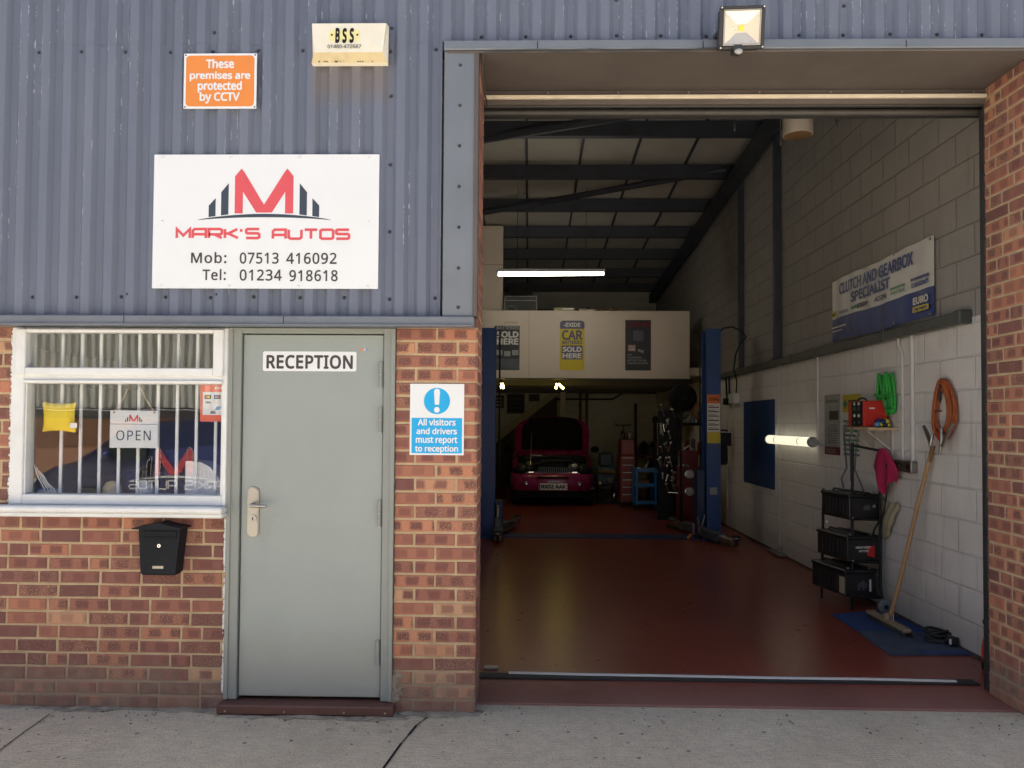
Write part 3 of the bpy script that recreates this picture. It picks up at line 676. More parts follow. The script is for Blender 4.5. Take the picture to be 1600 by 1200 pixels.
# reception room behind the window
mb = MB(); mb.box(-3.4, -.62, 2.6, 2.7, .012, 2.7, 'dim_wall'); mb.box(-.72, -.62, .39, 2.6, .012, 2.7, 'dim_wall'); mb.box(-.6195, -.60, .39, 2.72, .012, 2.72, 'block_white'); mb.box(-3.39, -.60, 2.7005, 2.72, .012, 2.72, 'block_white'); mb.box(-3.4, -.62, .13, 2.7, 2.6, 2.72, 'dim_wall')  # white skins on the unseen workshop side, added to bounce daylight inside
mb.box(-2.88, -1.66, .12, .42, 1.09, 1.125, 'white_paint', .004)
mb.build('reception_partition', B)
# window
WN = MB()
for x0, x1, z0, z1 in ((-2.874, -2.80, 1.112, 2.093), (-1.735 + .045, -1.662, 1.112, 2.093), (-2.80, -1.69, 2.072, 2.093), (-2.80, -1.69, 1.112, 1.168), (-2.80, -1.69, 1.782, 1.832)):
    WN.box(x0, x1, -.012, .09, z0, z1, 'white_paint', .005)
WN.box(-2.80, -2.79, .0, .06, 1.168, 1.782, 'white_paint', .002); WN.box(-1.70, -1.69, .0, .06, 1.168, 1.782, 'white_paint', .002)
WN.box(-2.80, -1.69, -.03, -.011, 1.785, 1.80, 'white_paint', .004)
win = MB(); win.box(-2.868, -1.668, .0905, .10, 1.113, 1.118, 'white_paint'); win = WN.build('window', B)
mb = MB()
for x0, x1, z0, z1 in ((-2.838, -2.783, 1.825, 2.082), (-1.738, -1.682, 1.825, 2.082), (-2.783, -1.738, 1.825, 1.868), (-2.783, -1.738, 2.062, 2.082)): mb.box(x0, x1, -.036, .03, z0, z1, 'white_paint', .005)
mb.build('sash', win)
mb = MB(); mb.box(-2.783, -1.738, .006, .010, 1.868, 2.062, 'window_glass'); mb.build('pane', win)
mb = MB(); mb.box(-2.792, -1.698, .040, .044, 1.168, 1.782, 'window_glass'); mb.build('pane', win)
mb = MB(); mb.box(-2.93, -1.655, -.095, -.0, 1.078, 1.111, 'white_paint', .008); mb.box(-2.905, -1.655, -.078, .0, 1.052, 1.0775, 'white_paint', .006); mb.build('sill', win)
for k in range(9):
    x = -2.664 + k * .1108; mb = MB(); mb.box(x - .0085, x + .0085, .112, .124, 1.126, 2.09, 'bar_white', .002); mb.build('bar', win)
# door
DR = MB()
for x0, x1, z0, z1 in ((-1.659, -1.590, .062, 2.094), (-.802, -.738, .062, 2.094), (-1.590, -.802, 2.064, 2.094)): DR.box(x0, x1, -.008, .09, z0, z1, 'frame_grey', .003)
for x0, x1, z0, z1 in ((-1.659, -1.636, .063, 2.093), (-.761, -.738, .063, 2.093), (-1.636, -.761, 2.082, 2.093)): DR.box(x0, x1, -.016, -.0075, z0, z1, 'frame_grey', .002)
DR.box(-1.592, -.80, .05, .08, .062, 2.066, 'gap_black')
door = DR.build('front_door', B)
mb = MB(); mb.box(-1.5855, -.8065, .012, .049, .076, 2.0585, 'door_leaf_paint', .003); mb.build('door_leaf', door)
hd = MB()
def rounded(x0, x1, z0, z1, r, n=6):
    P = []
    for cx, cz, a0 in ((x1 - r, z1 - r, 0), (x0 + r, z1 - r, 90), (x0 + r, z0 + r, 180), (x1 - r, z0 + r, 270)):
        for i in range(n + 1):
            a = R(a0 + 90 * i / n); P.append((cx + r * math.cos(a), cz + r * math.sin(a)))
    return P
hd.prism([(x, .0115, z) for x, z in rounded(-1.548, -1.484, .944, 1.217, .030)], (0, -.008, 0), 'steel'); hd.prism([(x, .0035, z) for x, z in rounded(-1.543, -1.489, .949, 1.212, .026)], (0, -.004, 0), 'steel')
hd.cyl((-1.516, .0, 1.120), (-1.516, -.05, 1.120), .0105, 'steel', 14); hd.tube([(-1.518, -.046, 1.120), (-1.50, -.05, 1.120), (-1.425, -.05, 1.117)], [.0095, .010, .0085], 'steel', 10)
hd.cyl((-1.514, .0, 1.047), (-1.514, -.008, 1.047), .019, 'old_steel', 18); hd.box(-1.5165, -1.5115, -.0095, -.0075, 1.035, 1.052, 'gap_black')
hd.build('handle', door)
for z in (1.838, 1.59, 1.078, .322):
    h = MB(); h.cyl((-.818, -.006, z - .068), (-.818, -.006, z - .002), .0105, 'frame_grey', 12); h.cyl((-.818, -.006, z + .002), (-.818, -.006, z + .068), .0105, 'frame_grey', 12)
    h.cyl((-.818, -.006, z - .0715), (-.818, -.006, z + .0715), .006, 'old_steel', 8); h.box(-.818, -.806, .004, .0125, z - .06, z + .06, 'frame_grey'); h.build('hinge', door)
mb = MB(); mb.box(-1.668, -.718, -.085, .06, .010, .058, 'step_timber', .005); mb.box(-1.664, -.722, -.066, .05, -.02, .0095, 'step_timber', .002)
for x in (-1.62, -1.3, -.98, -.76): mb.cyl((x, -.0845, .028), (x, -.088, .028), .006, 'steel', 8)
mb.build('door_step', B)
# ragged foam and mortar at the side of the window and door frames
mb = MB()
for k in range(120):
    z = rnd.uniform(.10, 1.04); q = rnd.uniform(.003, .009); mb.blob((-1.663 + rnd.uniform(-.006, .003), -.004, z), (q, .006, q * 1.7), 'white_paint', 6, 4, .5, k)
for k in range(60):
    z = rnd.uniform(1.1, 2.08); q = rnd.uniform(.003, .006); mb.blob((-2.877 + rnd.uniform(-.004, .003), -.004, z), (q, .006, q * 1.7), 'white_paint', 6, 4, .5, k)
for k in range(26):
    mb.blob((-.742 + rnd.uniform(0, .05), .0, rnd.uniform(.06, .20)), (rnd.uniform(.008, .028), .008, rnd.uniform(.008, .025)), 'crumble', 7, 5, .5, k)
sl = mb.build('sealant', B); sl['kind'] = 'stuff'
# mezzanine
mb = MB(); mb.box(-3.4, 2.78, 9.2, 9.26, 2.362, 3.545, 'mezz_board', .004)
for x in (-.02,): mb.box(x, x + .004, 9.1985, 9.2005, 2.37, 3.54, 'stair_dark')
mb.box(-3.4, 3.0, 9.27, 14.3, 2.42, 2.56, 'mezz_board'); mb.box(-3.4, 2.79, 9.19, 9.27, 2.345, 2.362, 'stair_dark', .002)
for y in (10.2, 11.4, 12.6, 13.8): mb.box(-3.4, 2.95, y, y + .07, 2.28, 2.42, 'stair_dark')
mb.build('mezzanine', B)
mb = MB(); mb.box(-1.6, -.50, 9.75, 9.85, 2.57, 5.18, 'mezz_board', .003)
for z in (3.545, 4.46): mb.box(-1.6, -.498, 9.7485, 9.752, z, z + .006, 'stair_dark')
mb.build('partition', B)
mb = MB(); mb.prism([(-3.4, 14.39, .012), (.66, 14.39, .012), (.66, 14.39, 2.3), (-3.4, 14.39, -1.1 + .01)][:3] + [(-1.6, 14.39, .45), (-3.4, 14.39, .20)], (0, -.06, 0), 'stair_dark')
mb.prism([(-1.65, 14.32, .42), (-1.65, 14.32, .70), (.66, 14.32, 2.42), (.66, 14.32, 2.24)], (0, -.06, 0), 'post_cream'); mb.build('stair_side', B)
mb = MB(); mb.box(.70, .82, 13.2, 13.32, .012, 2.28, 'post_cream', .005); mb.build('post', B)
mb = MB(); mb.tube([(1.22, 14.33, .02), (1.22, 14.33, 2.41)], .035, 'rust_wood', 8); mb.tube([(1.38, 14.33, .02), (1.38, 14.33, 2.41)], .035, 'rust_wood', 8)
mb.tube([(.62, 14.3, 2.15), (2.0, 14.3, 2.16), (2.25, 14.3, 2.32), (2.8, 14.3, 2.34)], .022, 'black_plastic', 6); mb.build('pipe', B)
# track and threshold of the roller shutter
mb = MB(); mb.box(-.31, 2.73, .535, .625, .012, .024, 'black_rubber', .003); mb.build('threshold_strip', B)
mb = MB()
tr = [(-.12, .612), (.3, .598), (.9, .594), (1.5, .583), (2.1, .585), (2.60, .568)]
for (a, b), (c, d) in zip(tr, tr[1:]): mb.prism([(a, b - .012, .0245), (c, d - .012, .0245), (c, d + .012, .0245), (a, b + .012, .0245)], (0, 0, .008), 'label_white')
mb.box(-.28, -.19, .70, .745, .0125, .03, 'old_steel', .003); mb.build('threshold_trim', B)

# roller shutter rolled up inside the head of the opening
SH = thing('roller_shutter', 'brown roller shutter rolled up in the head of the vehicle opening', 'shutter', (1.2, .6, 3.5))
mb = MB(); mb.box(-.283, 2.700, .362, .384, 3.528, 3.549, 'seal_white', .003)
for k in range(7): mb.cyl((0.1 + k * .42, .362, 3.558), (.1 + k * .42, .356, 3.558), .005, 'steel', 6)
mb.build('seal_strip', SH)
mb = MB(); mb.box(-.283, 2.716, .402, .43, 3.492, 3.58, 'shutter_brown', .004); mb.build('brush', SH)
mb = MB(); mb.tube([(-.32, .50, 3.497), (2.77, .50, 3.492)], .022, 'shutter_brown', 14); mb.box(-.32, 2.77, .54, .56, 3.478, 3.66, 'shutter_dark'); mb.build('bottom_rail', SH)
mb = MB(); mb.cyl((-.5, .92, 3.88), (2.95, .92, 3.88), .24, 'shutter_dark', 24); mb.build('curtain_roll', SH)
for x0, x1 in ((-.335, -.308), (2.703, 2.730)):
    mb = MB(); mb.box(x0, x1, .41, .46, .022, 3.485, 'shutter_dark', .004)
    if x0 > 0:
        for k in range(60): mb.blob((2.707, .404, .05 + k * .057), (.007 + rnd.random() * .006, .008, .03), 'black_rubber', 6, 4, .7, k)
    mb.build('guide_rail', SH)

# ================================================================== THINGS ON THE FRONT
def plate(name, label, cat, x0, x1, z0, z1, y, mat_, r=.004, th=.004, group=None):
    t = thing(name, label, cat, ((x0 + x1) / 2, y, z0), group)
    mb = MB(); mb.prism([(x, y, z) for x, z in rounded(x0, x1, z0, z1, r, 4)], (0, -th, 0), mat_); mb.build('panel', t)
    return t, y - th - .0003
FX, FU = (1, 0, 0), (0, 0, 1)
# company board
t, y = plate('company_sign', 'large white company board with red M emblem and two phone numbers on the cladding', 'sign', -2.066, -.826, 2.301, 3.037, -.064, 'sign_white', .004, .005)
k = 1.24 / 1555.; ZX = lambda x: -2.066 + (x - 8) * k; ZZ = lambda yy: 3.037 - (yy - 33) * k * 1.005
mb = MB(); emblem(mb, (ZX(773), y, ZZ(438)), FX, FU, 404 * k); mb.build('emblem', t)
mb = MB(); stroke_text(mb, "MARK'S", (ZX(174), y, ZZ(616)), FX, FU, 90 * k, 80 * k, 21 * k, 18.5 * k, 'logo_red', widths={"'": .16}); stroke_text(mb, "AUTOS", (ZX(838), y, ZZ(620)), FX, FU, 87 * k, 80 * k, 22 * k, 18.5 * k, 'logo_red')
for s, xa, xb, yb in (('Mob:', 276, 520, 777), ('07513', 612, 880, 780), ('416092', 932, 1278, 781), ('Tel:', 357, 518, 893), ('01234', 613, 903, 896), ('918618', 955, 1287, 899)):
    text(mb, s, (ZX(xa), y, ZZ(yb)), FX, FU, w=(xb - xa) * k, h=76 * k, mat='dark_ink', align='L', bold=.012, space=1.08)
mb.build('lettering', t)
for x, z in [(x, z) for x in (72, 542, 1015, 1492) for z in (55, 935)] + [(70, 495), (1495, 495)]: mb = MB(); mb.blob((ZX(x), y, ZZ(z)), (.0085, .005, .0085), 'white_paint', 10, 6); mb.build('screw', t)
# camera notice
t, y = plate('notice_sign', 'small orange sign reading These premises are protected by CCTV', 'sign', -1.911, -1.508, 3.292, 3.598, -.064, 'sign_white', .004, .004)
mb = MB(); mb.prism([(x, y, z) for x, z in rounded(-1.899, -1.521, 3.304, 3.586, .022)], (0, -.0006, 0), 'cctv_orange'); mb.build('colour_field', t)
mb = MB()
for i, (s, w) in enumerate((('These', .155), ('premises are', .335), ('protected', .245), ('by CCTV', .222))):
    text(mb, s, (-1.710, y - .0008, 3.518 - i * .0605), FX, FU, w=w, h=.050 if i in (0, 3, 2) else .042, mat='sign_white', bold=.025)
mb.build('lettering', t)
for x, z in [(x, z) for x in (-1.902, -1.517) for z in (3.301, 3.589)]: mb = MB(); mb.blob((x, y, z), (.0045, .003, .0045), 'screw_dark', 8, 5); mb.build('screw', t)
# alarm box
AB = thing('alarm_box', 'cream alarm box with black lettering on a yellow patch and a phone number', 'alarm', (-.99, -.06, 3.53))
mb = MB(); x0, x1, z0, z1 = -1.199, -.784, 3.528, 3.746; ya, yb = -.06, -.118
zb = 3.577
A_ = [(x0, ya, z0), (x1, ya, z0), (x1, ya, z1), (x0, ya, z1)]; C_ = [(x0 + .02, yb, zb), (x1 - .022, yb, zb), (x1 - .006, yb + .012, z1 - .004), (x0 + .004, yb + .012, z1 - .004)]
E_ = [(x0, ya - .03, z0 + .004), (x1, ya - .03, z0 + .004)]
mb.poly(C_, 'alarm_cream'); mb.poly([A_[2], A_[3], C_[3], C_[2]], 'alarm_cream'); mb.poly([A_[3], A_[0], E_[0], C_[0], C_[3]], 'alarm_cream'); mb.poly([A_[1], A_[2], C_[2], C_[1], E_[1]], 'alarm_cream')
mb.poly([E_[0], E_[1], C_[1], C_[0]], 'alarm_yellowed'); mb.poly([A_[0], A_[1], E_[1], E_[0]], 'alarm_cream'); mb.poly(A_, 'alarm_cream')
mb.build('cover', AB)
mb = MB(); nrm = Vector((0, -(z1 - zb), .012)).normalized(); up = Vector((0, .012, z1 - zb)).normalized()
base = Vector((-1.0, yb - .0006, zb + .0)); f = lambda x, h: (x, yb - .0008 + .012 * h / .165, zb + h + .008)
mb.prism([f(-1.098, .055), f(-.934, .055), f(-.934, .118), f(-1.098, .118)], (0, -.0005, 0), 'pale_yellow')
for ch, x in (('B', -1.052), ('S', -1.014), ('S', -.975)): text(mb, ch, Vector(f(x, .050)) + Vector((0, -.001, 0)), FX, up, w=.024, h=.080, mat='black_ink', bold=.04)
for x in (-1.084, -.945): mb.cyl(Vector(f(x, .09)), Vector(f(x, .09)) + Vector((0, -.002, 0)), .0055, 'black_ink', 10)
text(mb, '01480-472687', Vector(f(-1.014, .014)) + Vector((0, -.001, 0)), FX, up, w=.182, h=.021, mat='black_ink')
mb.build('lettering', AB)
mb = MB(); mb.cyl((-.806, -.110, 3.628), (-.806, -.121, 3.628), .007, 'plastic_white', 10); mb.build('lock', AB); mb = MB()
for k in range(22): mb.blob((-1.17 + rnd.random() * .36, -.0935, 3.537 + rnd.random() * .008), (.006, .003, .004), 'moss_dirt', 6, 4, .5, k)
o = mb.build('lichen', AB); o['kind'] = 'stuff'
# flood light
FLt = thing('floodlight', 'square black floodlight with pale reflector above the vehicle opening', 'floodlight', (1.09, -.05, 3.66))
fx = Matrix.Translation((1.098, -.20, 3.655)) @ Matrix.Rotation(R(-1.5), 4, 'Y') @ Matrix.Rotation(R(15), 4, 'X')
mb = MB(); mb.xf = fx
mb.box(-.118, .118, -.02, .0, -.105, -.088, 'flood_black', .004); mb.box(-.118, .118, -.02, 0, .088, .105, 'flood_black', .004); mb.box(-.118, -.098, -.0195, 0, -.088, .088, 'flood_black', .003); mb.box(.098, .118, -.0195, 0, -.088, .088, 'flood_black', .003)
mb.box(-.112, .112, .001, .06, -.10, .10, 'flood_black', .01)
for k in range(7): mb.box(-.10, .10, .0605, .10, -.09 + k * .028, -.082 + k * .028, 'flood_black', .002)
for x in (-.109, .109):
    for z in (-.097, .097): mb.cyl((x, -.02, z), (x, -.024, z), .0045, 'chrome', 8)
mb.build('housing', FLt)
mb = MB(); mb.xf = fx
o4 = [(-.092, -.017, -.082), (.092, -.017, -.082), (.092, -.017, .082), (-.092, -.017, .082)]; i4 = [(-.028, -.002, -.022), (.028, -.002, -.022), (.028, -.002, .022), (-.028, -.002, .022)]
for i in range(4): mb.poly([o4[i], o4[(i + 1) % 4], i4[(i + 1) % 4], i4[i]], 'reflector')
mb.poly(i4, 'reflector')
for x0_, x1_, z0_, z1_ in ((-.098, .098, -.088, -.080), (-.098, .098, .080, .088), (-.098, -.090, -.080, .080), (.090, .098, -.080, .080)): mb.box(x0_, x1_, -.0215, -.016, z0_, z1_, 'steel', .001)
mb.build('reflector', FLt)
mb = MB(); mb.xf = fx; mb.box(-.014, .014, -.006, -.0025, -.014, .014, 'led_yellow', .001); mb.build('lamp_chip', FLt)
mb = MB(); mb.box(1.05, 1.14, -.10, -.045, 3.61, 3.66, 'flood_black', .006); mb.tube([(1.0, -.16, 3.66), (.985, -.10, 3.66), (.99, -.06, 3.65)], .012, 'flood_black', 6); mb.tube([(1.2, -.16, 3.66), (1.205, -.10, 3.66), (1.2, -.06, 3.65)], .012, 'flood_black', 6); mb.build('bracket', FLt)
mb = MB(); mb.box(1.055, 1.105, -.215, -.14, 3.532, 3.565, 'flood_black', .006); mb.blob((1.082, -.205, 3.531), (.022, .014, .016), 'poster_grey', 12, 8); mb.build('motion_sensor', FLt)
# lead along the lintel
mb = MB(); P = [(1.02, -.10, 3.60)]
for i in range(14): xx_ = .92 - i * .085; P.append((xx_, -.102, 3.592 - .012 * abs(math.sin(i * .9))))
P += [(-.26, -.085, 3.585), (-.272, -.04, 3.50), (-.262, .05, 3.42), (-.258, .3, 3.46), (-.262, .48, 3.53)]
mb.tube(P, .0045, 'shutter_brown', 6); tag(mb.build('cable', origin=(.4, -.1, 3.6)), 'thin grey brown cable drooping under the lintel flashing beside the floodlight', 'cable')
# door plate, sticker
t, y = plate('door_plate', 'white number plate style sign reading RECEPTION on the grey door', 'sign', -1.476, -.956, 1.857, 1.966, .0115, 'sign_white', .010, .003)
mb = MB(); text(mb, 'RECEPTION', (-1.216, y, 1.8735), FX, FU, w=.480, h=.074, mat='dark_ink', bold=.024, space=1.06); mb.build('lettering', t)
mb = MB(); mb.box(-.933, -.917, .0105, .0117, 1.973, 1.984, 'label_orange'); mb.box(-.9165, -.892, .0105, .0117, 1.974, 1.983, 'card_blue'); mb.box(-.914, -.909, .0100, .0105, 1.972, 1.986, 'sign_white'); mb.box(-.918, -.905, .0100, .0104, 1.9765, 1.9805, 'sign_white')
tag(mb.build('sticker', origin=(-.91, .011, 1.975)), 'tiny red, white and blue sticker near top of the grey door', 'sticker')
# visitors notice
t, y = plate('visitor_notice', 'blue and white sign telling all visitors and drivers to report to reception', 'sign', -.655, -.358, 1.400, 1.790, .0, 'sign_white', .003, .005)
mb = MB(); mb.prism([(x, y, z) for x, z in rounded(-.645, -.368, 1.410, 1.603, .001, 1)], (0, -.0005, 0), 'notice_blue')
mb.prism([(-.507 + .072 * math.cos(2 * PI * i / 48), y, 1.696 + .072 * math.sin(2 * PI * i / 48)) for i in range(48)], (0, -.0005, 0), 'notice_blue')
mb.prism([(-.5185, y - .0008, 1.676), (-.4955, y - .0008, 1.676), (-.4905, y - .0008, 1.748), (-.495, y - .0008, 1.759), (-.507, y - .0008, 1.763), (-.519, y - .0008, 1.759), (-.5235, y - .0008, 1.748)], (0, -.0005, 0), 'sign_white')
mb.prism([(-.507 + .0155 * math.cos(2 * PI * i / 24), y - .0008, 1.6475 + .0155 * math.sin(2 * PI * i / 24)) for i in range(24)], (0, -.0005, 0), 'sign_white'); mb.build('symbol', t)
mb = MB()
for i, (s, w) in enumerate((('All visitors', .208), ('and drivers', .222), ('must report', .228), ('to reception', .236))):
    text(mb, s, (-.507, y - .0009, 1.563 - i * .0475), FX, FU, w=w, h=.036 if i in (0,) else .034, mat='sign_white', bold=.022)
mb.build('lettering', t)
# letter box
LB = thing('letter_box', 'black steel letter box on the brick wall below the window', 'letter box', (-1.99, 0, .75))
mb = MB(); mb.prism([(-2.102, -.002, 1.005), (-2.087, -.002, .755), (-1.899, -.002, .755), (-1.873, -.002, 1.005)][::-1], (0, -.09, 0), 'letterbox_black'); mb.box(-2.082, -1.904, -.088, -.004, .746, .756, 'letterbox_black', .003)
mb.build('box', LB)
mb = MB(); pr_ = [(-2.122, 1.003), (-2.06, 1.014), (-1.985, 1.030), (-1.92, 1.014), (-1.856, 1.003), (-1.856, .997), (-2.122, .997)]
mb.prism([(x, .0, z) for x, z in pr_], (0, -.125, 0), 'letterbox_black'); mb.build('lid', LB)
mb = MB(); mb.box(-2.075, -1.895, -.0965, -.0925, .955, .985, 'letterbox_black', .002)
for k in range(12): mb.cyl((-2.065 + k * .0148, -.0925, .945), (-2.065 + k * .0148, -.0965, .945), .008, 'letterbox_black', 10)
mb.build('flap', LB)
mb = MB(); mb.cyl((-1.987, -.0925, .906), (-1.987, -.099, .906), .0095, 'chrome', 14); mb.box(-1.989, -1.985, -.1005, -.0985, .900, .912, 'gap_black'); mb.build('lock', LB)
mb = MB(); mb.box(-2.022, -1.962, -.0965, -.0925, .782, .798, 'old_steel', .002); mb.box(-2.018, -1.966, -.0972, -.0966, .786, .794, 'alarm_yellowed'); mb.build('name_plate', LB)

# ---- behind the reception window
mb = MB()
def pill(u, v, sg):
    a, b = u * 2 - 1, v * 2 - 1; e = (max(0, (1 - a * a)) ** .45) * (max(0, (1 - b * b)) ** .45); pinch = 1 - .10 * (a * a * b * b) * -1
    px = a * (.098 - .010 * (1 - b * b) * abs(a)); pz = b * (.086 - .010 * (1 - a * a) * abs(b))
    return (-2.655 + px + pz * -.04, .078 + sg * .030 * e, 1.594 + pz - px * .03)
mb.grid(lambda u, v: pill(u, v, -1), 14, 14, 'cushion_yellow'); mb.grid(lambda u, v: pill(u, v, 1), 14, 14, 'cushion_yellow')
cu = mb.build('cushion', origin=(-2.655, .08, 1.5)); tag(cu, 'yellow cushion propped against the bars inside the window', 'cushion')
mb = MB(); mb.box(-2.572, -2.532, .043, .046, 1.533, 1.562, 'label_white'); mb.build('care_label', cu)
OS = thing('open_sign', 'white wooden hanging board with small M emblem reading OPEN in window', 'sign', (-2.22, .07, 1.43))
mb = MB(); mb.box(-2.358, -2.084, .066, .072, 1.559, 1.634, 'sign_white', .002); mb.box(-2.358, -2.084, .066, .072, 1.424, 1.557, 'sign_white', .002); mb.build('board', OS)
mb = MB(); emblem(mb, (-2.222, .0655, 1.573), FX, FU, .052, arc=False); mb.build('emblem', OS); mb = MB(); text(mb, 'OPEN', (-2.222, .0655, 1.467), FX, FU, w=.195, h=.056, mat='logo_grey', space=1.12); mb.build('lettering', OS)
mb = MB(); mb.tube([(-2.335, .066, 1.625), (-2.30, .075, 1.68), (-2.255, .08, 1.778)], .0022, 'twine', 5); mb.tube([(-2.105, .066, 1.625), (-2.16, .075, 1.70), (-2.20, .08, 1.778)], .0022, 'twine', 5)
for x in (-2.335, -2.105): mb.blob((x, .064, 1.622), .006, 'twine', 8, 5)
mb.build('string', OS)
PN = thing('payment_notice', 'red framed card payment notice at top right of the window', 'notice', (-1.85, .05, 1.6))
mb = MB(); mb.box(-1.838, -1.708, .046, .048, 1.575, 1.780, 'paper_red'); mb.box(-1.824, -1.716, .0452, .0461, 1.612, 1.740, 'sign_white'); mb.build('paper', PN)
mb = MB(); text(mb, 'VISA', (-1.793, .0448, 1.677), FX, FU, w=.032, h=.010, mat='logo_grey', bold=.03)
for x, z, m1, m2 in ((-1.795, 1.712, 'cctv_orange', 'exide_yellow'), (-1.742, 1.712, 'card_blue', 'logo_red')):
    mb.box(x - .018, x + .018, .0440, .0450, z - .011, z + .011, 'logo_grey'); mb.cyl((x - .006, .0439, z), (x - .006, .0434, z), .007, m1, 12); mb.cyl((x + .006, .0438, z), (x + .006, .0432, z), .007, m2, 12)
mb.box(-1.76, -1.724, .0442, .045, 1.672, 1.688, 'label_white'); mb.box(-1.805, -1.78, .0442, .045, 1.642, 1.662, 'label_white'); mb.prism([(-1.755, .0442, 1.64), (-1.73, .0442, 1.64), (-1.72, .0442, 1.66), (-1.745, .0442, 1.66)], (0, .0008, 0), 'card_blue')
mb.box(-1.78, -1.75, .0442, .045, 1.620, 1.626, 'black_ink'); mb.box(-1.778, -1.752, .0442, .045, 1.630, 1.635, 'black_ink')
for x in (-1.752, -1.735, -1.717): mb.box(x - .006, x + .006, .0445, .0458, 1.757, 1.768, 'sign_white', .001)
mb.box(-1.822, -1.765, .0452, .0458, 1.760, 1.764, 'label_orange'); mb.build('print', PN)
mb = MB(); mb.lathe([(.0, 0), (.045, .0), (.052, .03), (.048, .07), (.030, .095), (0.002, .105)], (-2.405, .19, 1.126), 'toy_cream', 18); mb.lathe([(.050, -.001), (.0535, .015), (.0545, .034), (.050, .036)], (-2.405, .19, 1.126), 'toy_blue', 18)
tag(mb.build('soft_toy', origin=(-2.405, .19, 1.126)), 'cream and blue rounded soft toy on sill left of open sign', 'toy', 'toys on the window sill')
mb = MB(); mb.lathe([(.0, 0), (.040, .0), (.046, .03), (.046, .07), (.030, .10), (0.002, .108)], (-2.215, .20, 1.126), 'plastic_white', 18); mb.lathe([(.044, -.001), (.0475, .012), (.048, .036), (.0465, .038)], (-2.215, .20, 1.126), 'toy_blue', 18)
tag(mb.build('soft_toy', origin=(-2.215, .20, 1.126)), 'greyish blue rounded soft toy on sill below the open sign', 'toy', 'toys on the window sill')
mb = MB(); prf = [(0, 0), (.225, 0), (.225, .05), (.19, .13), (.14, .19), (.09, .215), (.03, .222), (0, .222)]
mb.prism([(-1.962 + x, .15, 1.126 + z) for x, z in prf], (0, .16, 0), 'plastic_white'); tag(mb.build('machine_cover', origin=(-1.86, .2, 1.126)), 'white rounded plastic cover of a desk machine at right end of sill', 'cover')
mb = MB(); mb.box(-2.82, -2.69, .14, .20, 1.126, 1.185, 'card_blue', .002); mb.box(-2.81, -2.70, .1385, .1395, 1.14, 1.175, 'label_white'); tag(mb.build('card_box', origin=(-2.75, .17, 1.126)), 'small pale blue box at the left end of the sill', 'box')
mb = MB()  # thin curved white strands low at the left of the window
for k in range(4):
    x = -2.80 + k * .018; mb.tube([(x - .01, .10, 1.33 - k * .02), (x + .02, .10, 1.25 - k * .01), (x + .055, .10, 1.19), (x + .07, .11, 1.145)], .0035, 'plastic_white', 6)
tag(mb.build('curved_wires', origin=(-2.77, .1, 1.14)), 'curved white wires at left of window', 'holder')

# ================================================================== THINGS IN THE WORKSHOP
WX = 3.045
YN = (0, -1, 0)      # reading direction on the right-hand wall
def W(y, z, x=WX): return (x, y, z)
# banner
BN = thing('banner', 'white and blue vinyl banner reading CLUTCH AND GEARBOX SPECIALIST', 'banner', (3.03, 2.56, 2.4))
def bnf(z0, z1):
    def f(u, v):
        y = 3.53 - 1.935 * u; z = z0 + (z1 - z0) * v + .006 * math.sin(u * 9); return (3.022 + .006 * math.sin(u * 38) * (.4 + .6 * v) + .004 * math.sin(u * 15 + 1), y, z)
    return f
mb = MB(); mb.sheet(bnf(2.625, 3.005), 60, 6, (.002, 0, 0), 'banner_white'); mb.sheet(bnf(2.402, 2.6249), 60, 4, (.002, 0, 0), 'banner_blue'); mb.build('sheet', BN)
mb = MB(); bx = 3.0085
text(mb, 'CLUTCH AND GEARBOX', (bx, 2.60, 2.850), YN, FU, w=1.44, h=.105, mat='banner_blue', bold=.03)
text(mb, 'SPECIALIST', (bx, 2.66, 2.735), YN, FU, w=.78, h=.092, mat='banner_blue', bold=.03)
text(mb, 'AISIN', (bx, 2.45, 2.655), YN, FU, w=.22, h=.042, mat='logo_grey', bold=.01); text(mb, 'EXEDY', (bx, 2.80, 2.655), YN, FU, w=.22, h=.038, mat='logo_grey', bold=.03)
text(mb, 'Valeo', (bx, 3.22, 2.655), YN, FU, w=.21, h=.036, mat='logo_grey'); text(mb, 'Sachs', (bx, 2.98, 2.662), YN, FU, w=.15, h=.036, mat='sticker_green', bold=.02)
mb.box(bx, bx - .001, 3.50, 3.40, 2.640, 2.70, 'exide_yellow'); text(mb, 'LuK', (bx - .0012, 3.45, 2.655), YN, FU, w=.07, h=.03, mat='black_ink', bold=.03)
mb.box(bx, bx - .001, 2.27, 2.01, 2.705, 2.722, 'sticker_green'); text(mb, 'Borg & Beck', (bx, 2.14, 2.662), YN, FU, w=.24, h=.034, mat='sticker_green')
mb.box(bx, bx - .001, 1.92, 1.64, 2.715, 2.735, 'banner_blue'); text(mb, 'transtech', (bx, 1.78, 2.662), YN, FU, w=.26, h=.044, mat='banner_blue', bold=.02)
text(mb, 'EURO', (bx, 1.77, 2.525), YN, FU, w=.23, h=.055, mat='banner_white', bold=.03); mb.box(bx, bx - .001, 1.89, 1.65, 2.462, 2.505, 'exide_yellow'); text(mb, 'CAR PARTS', (bx - .0012, 1.77, 2.470), YN, FU, w=.20, h=.026, mat='banner_blue', bold=.02)
mb.box(bx, bx - .001, 3.50, 3.16, 2.53, 2.545, 'banner_white'); mb.box(bx, bx - .001, 3.50, 3.26, 2.495, 2.506, 'banner_white'); mb.build('lettering', BN)
for y, z in ((1.625, 2.985), (1.625, 2.42), (3.50, 2.42), (2.2, 2.99), (2.75, 2.99), (2.2, 2.425), (2.8, 2.425)): mb = MB(); mb.cyl((3.012, y, z), (3.005, y, z), .010, 'old_steel', 10); mb.build('eyelet', BN)
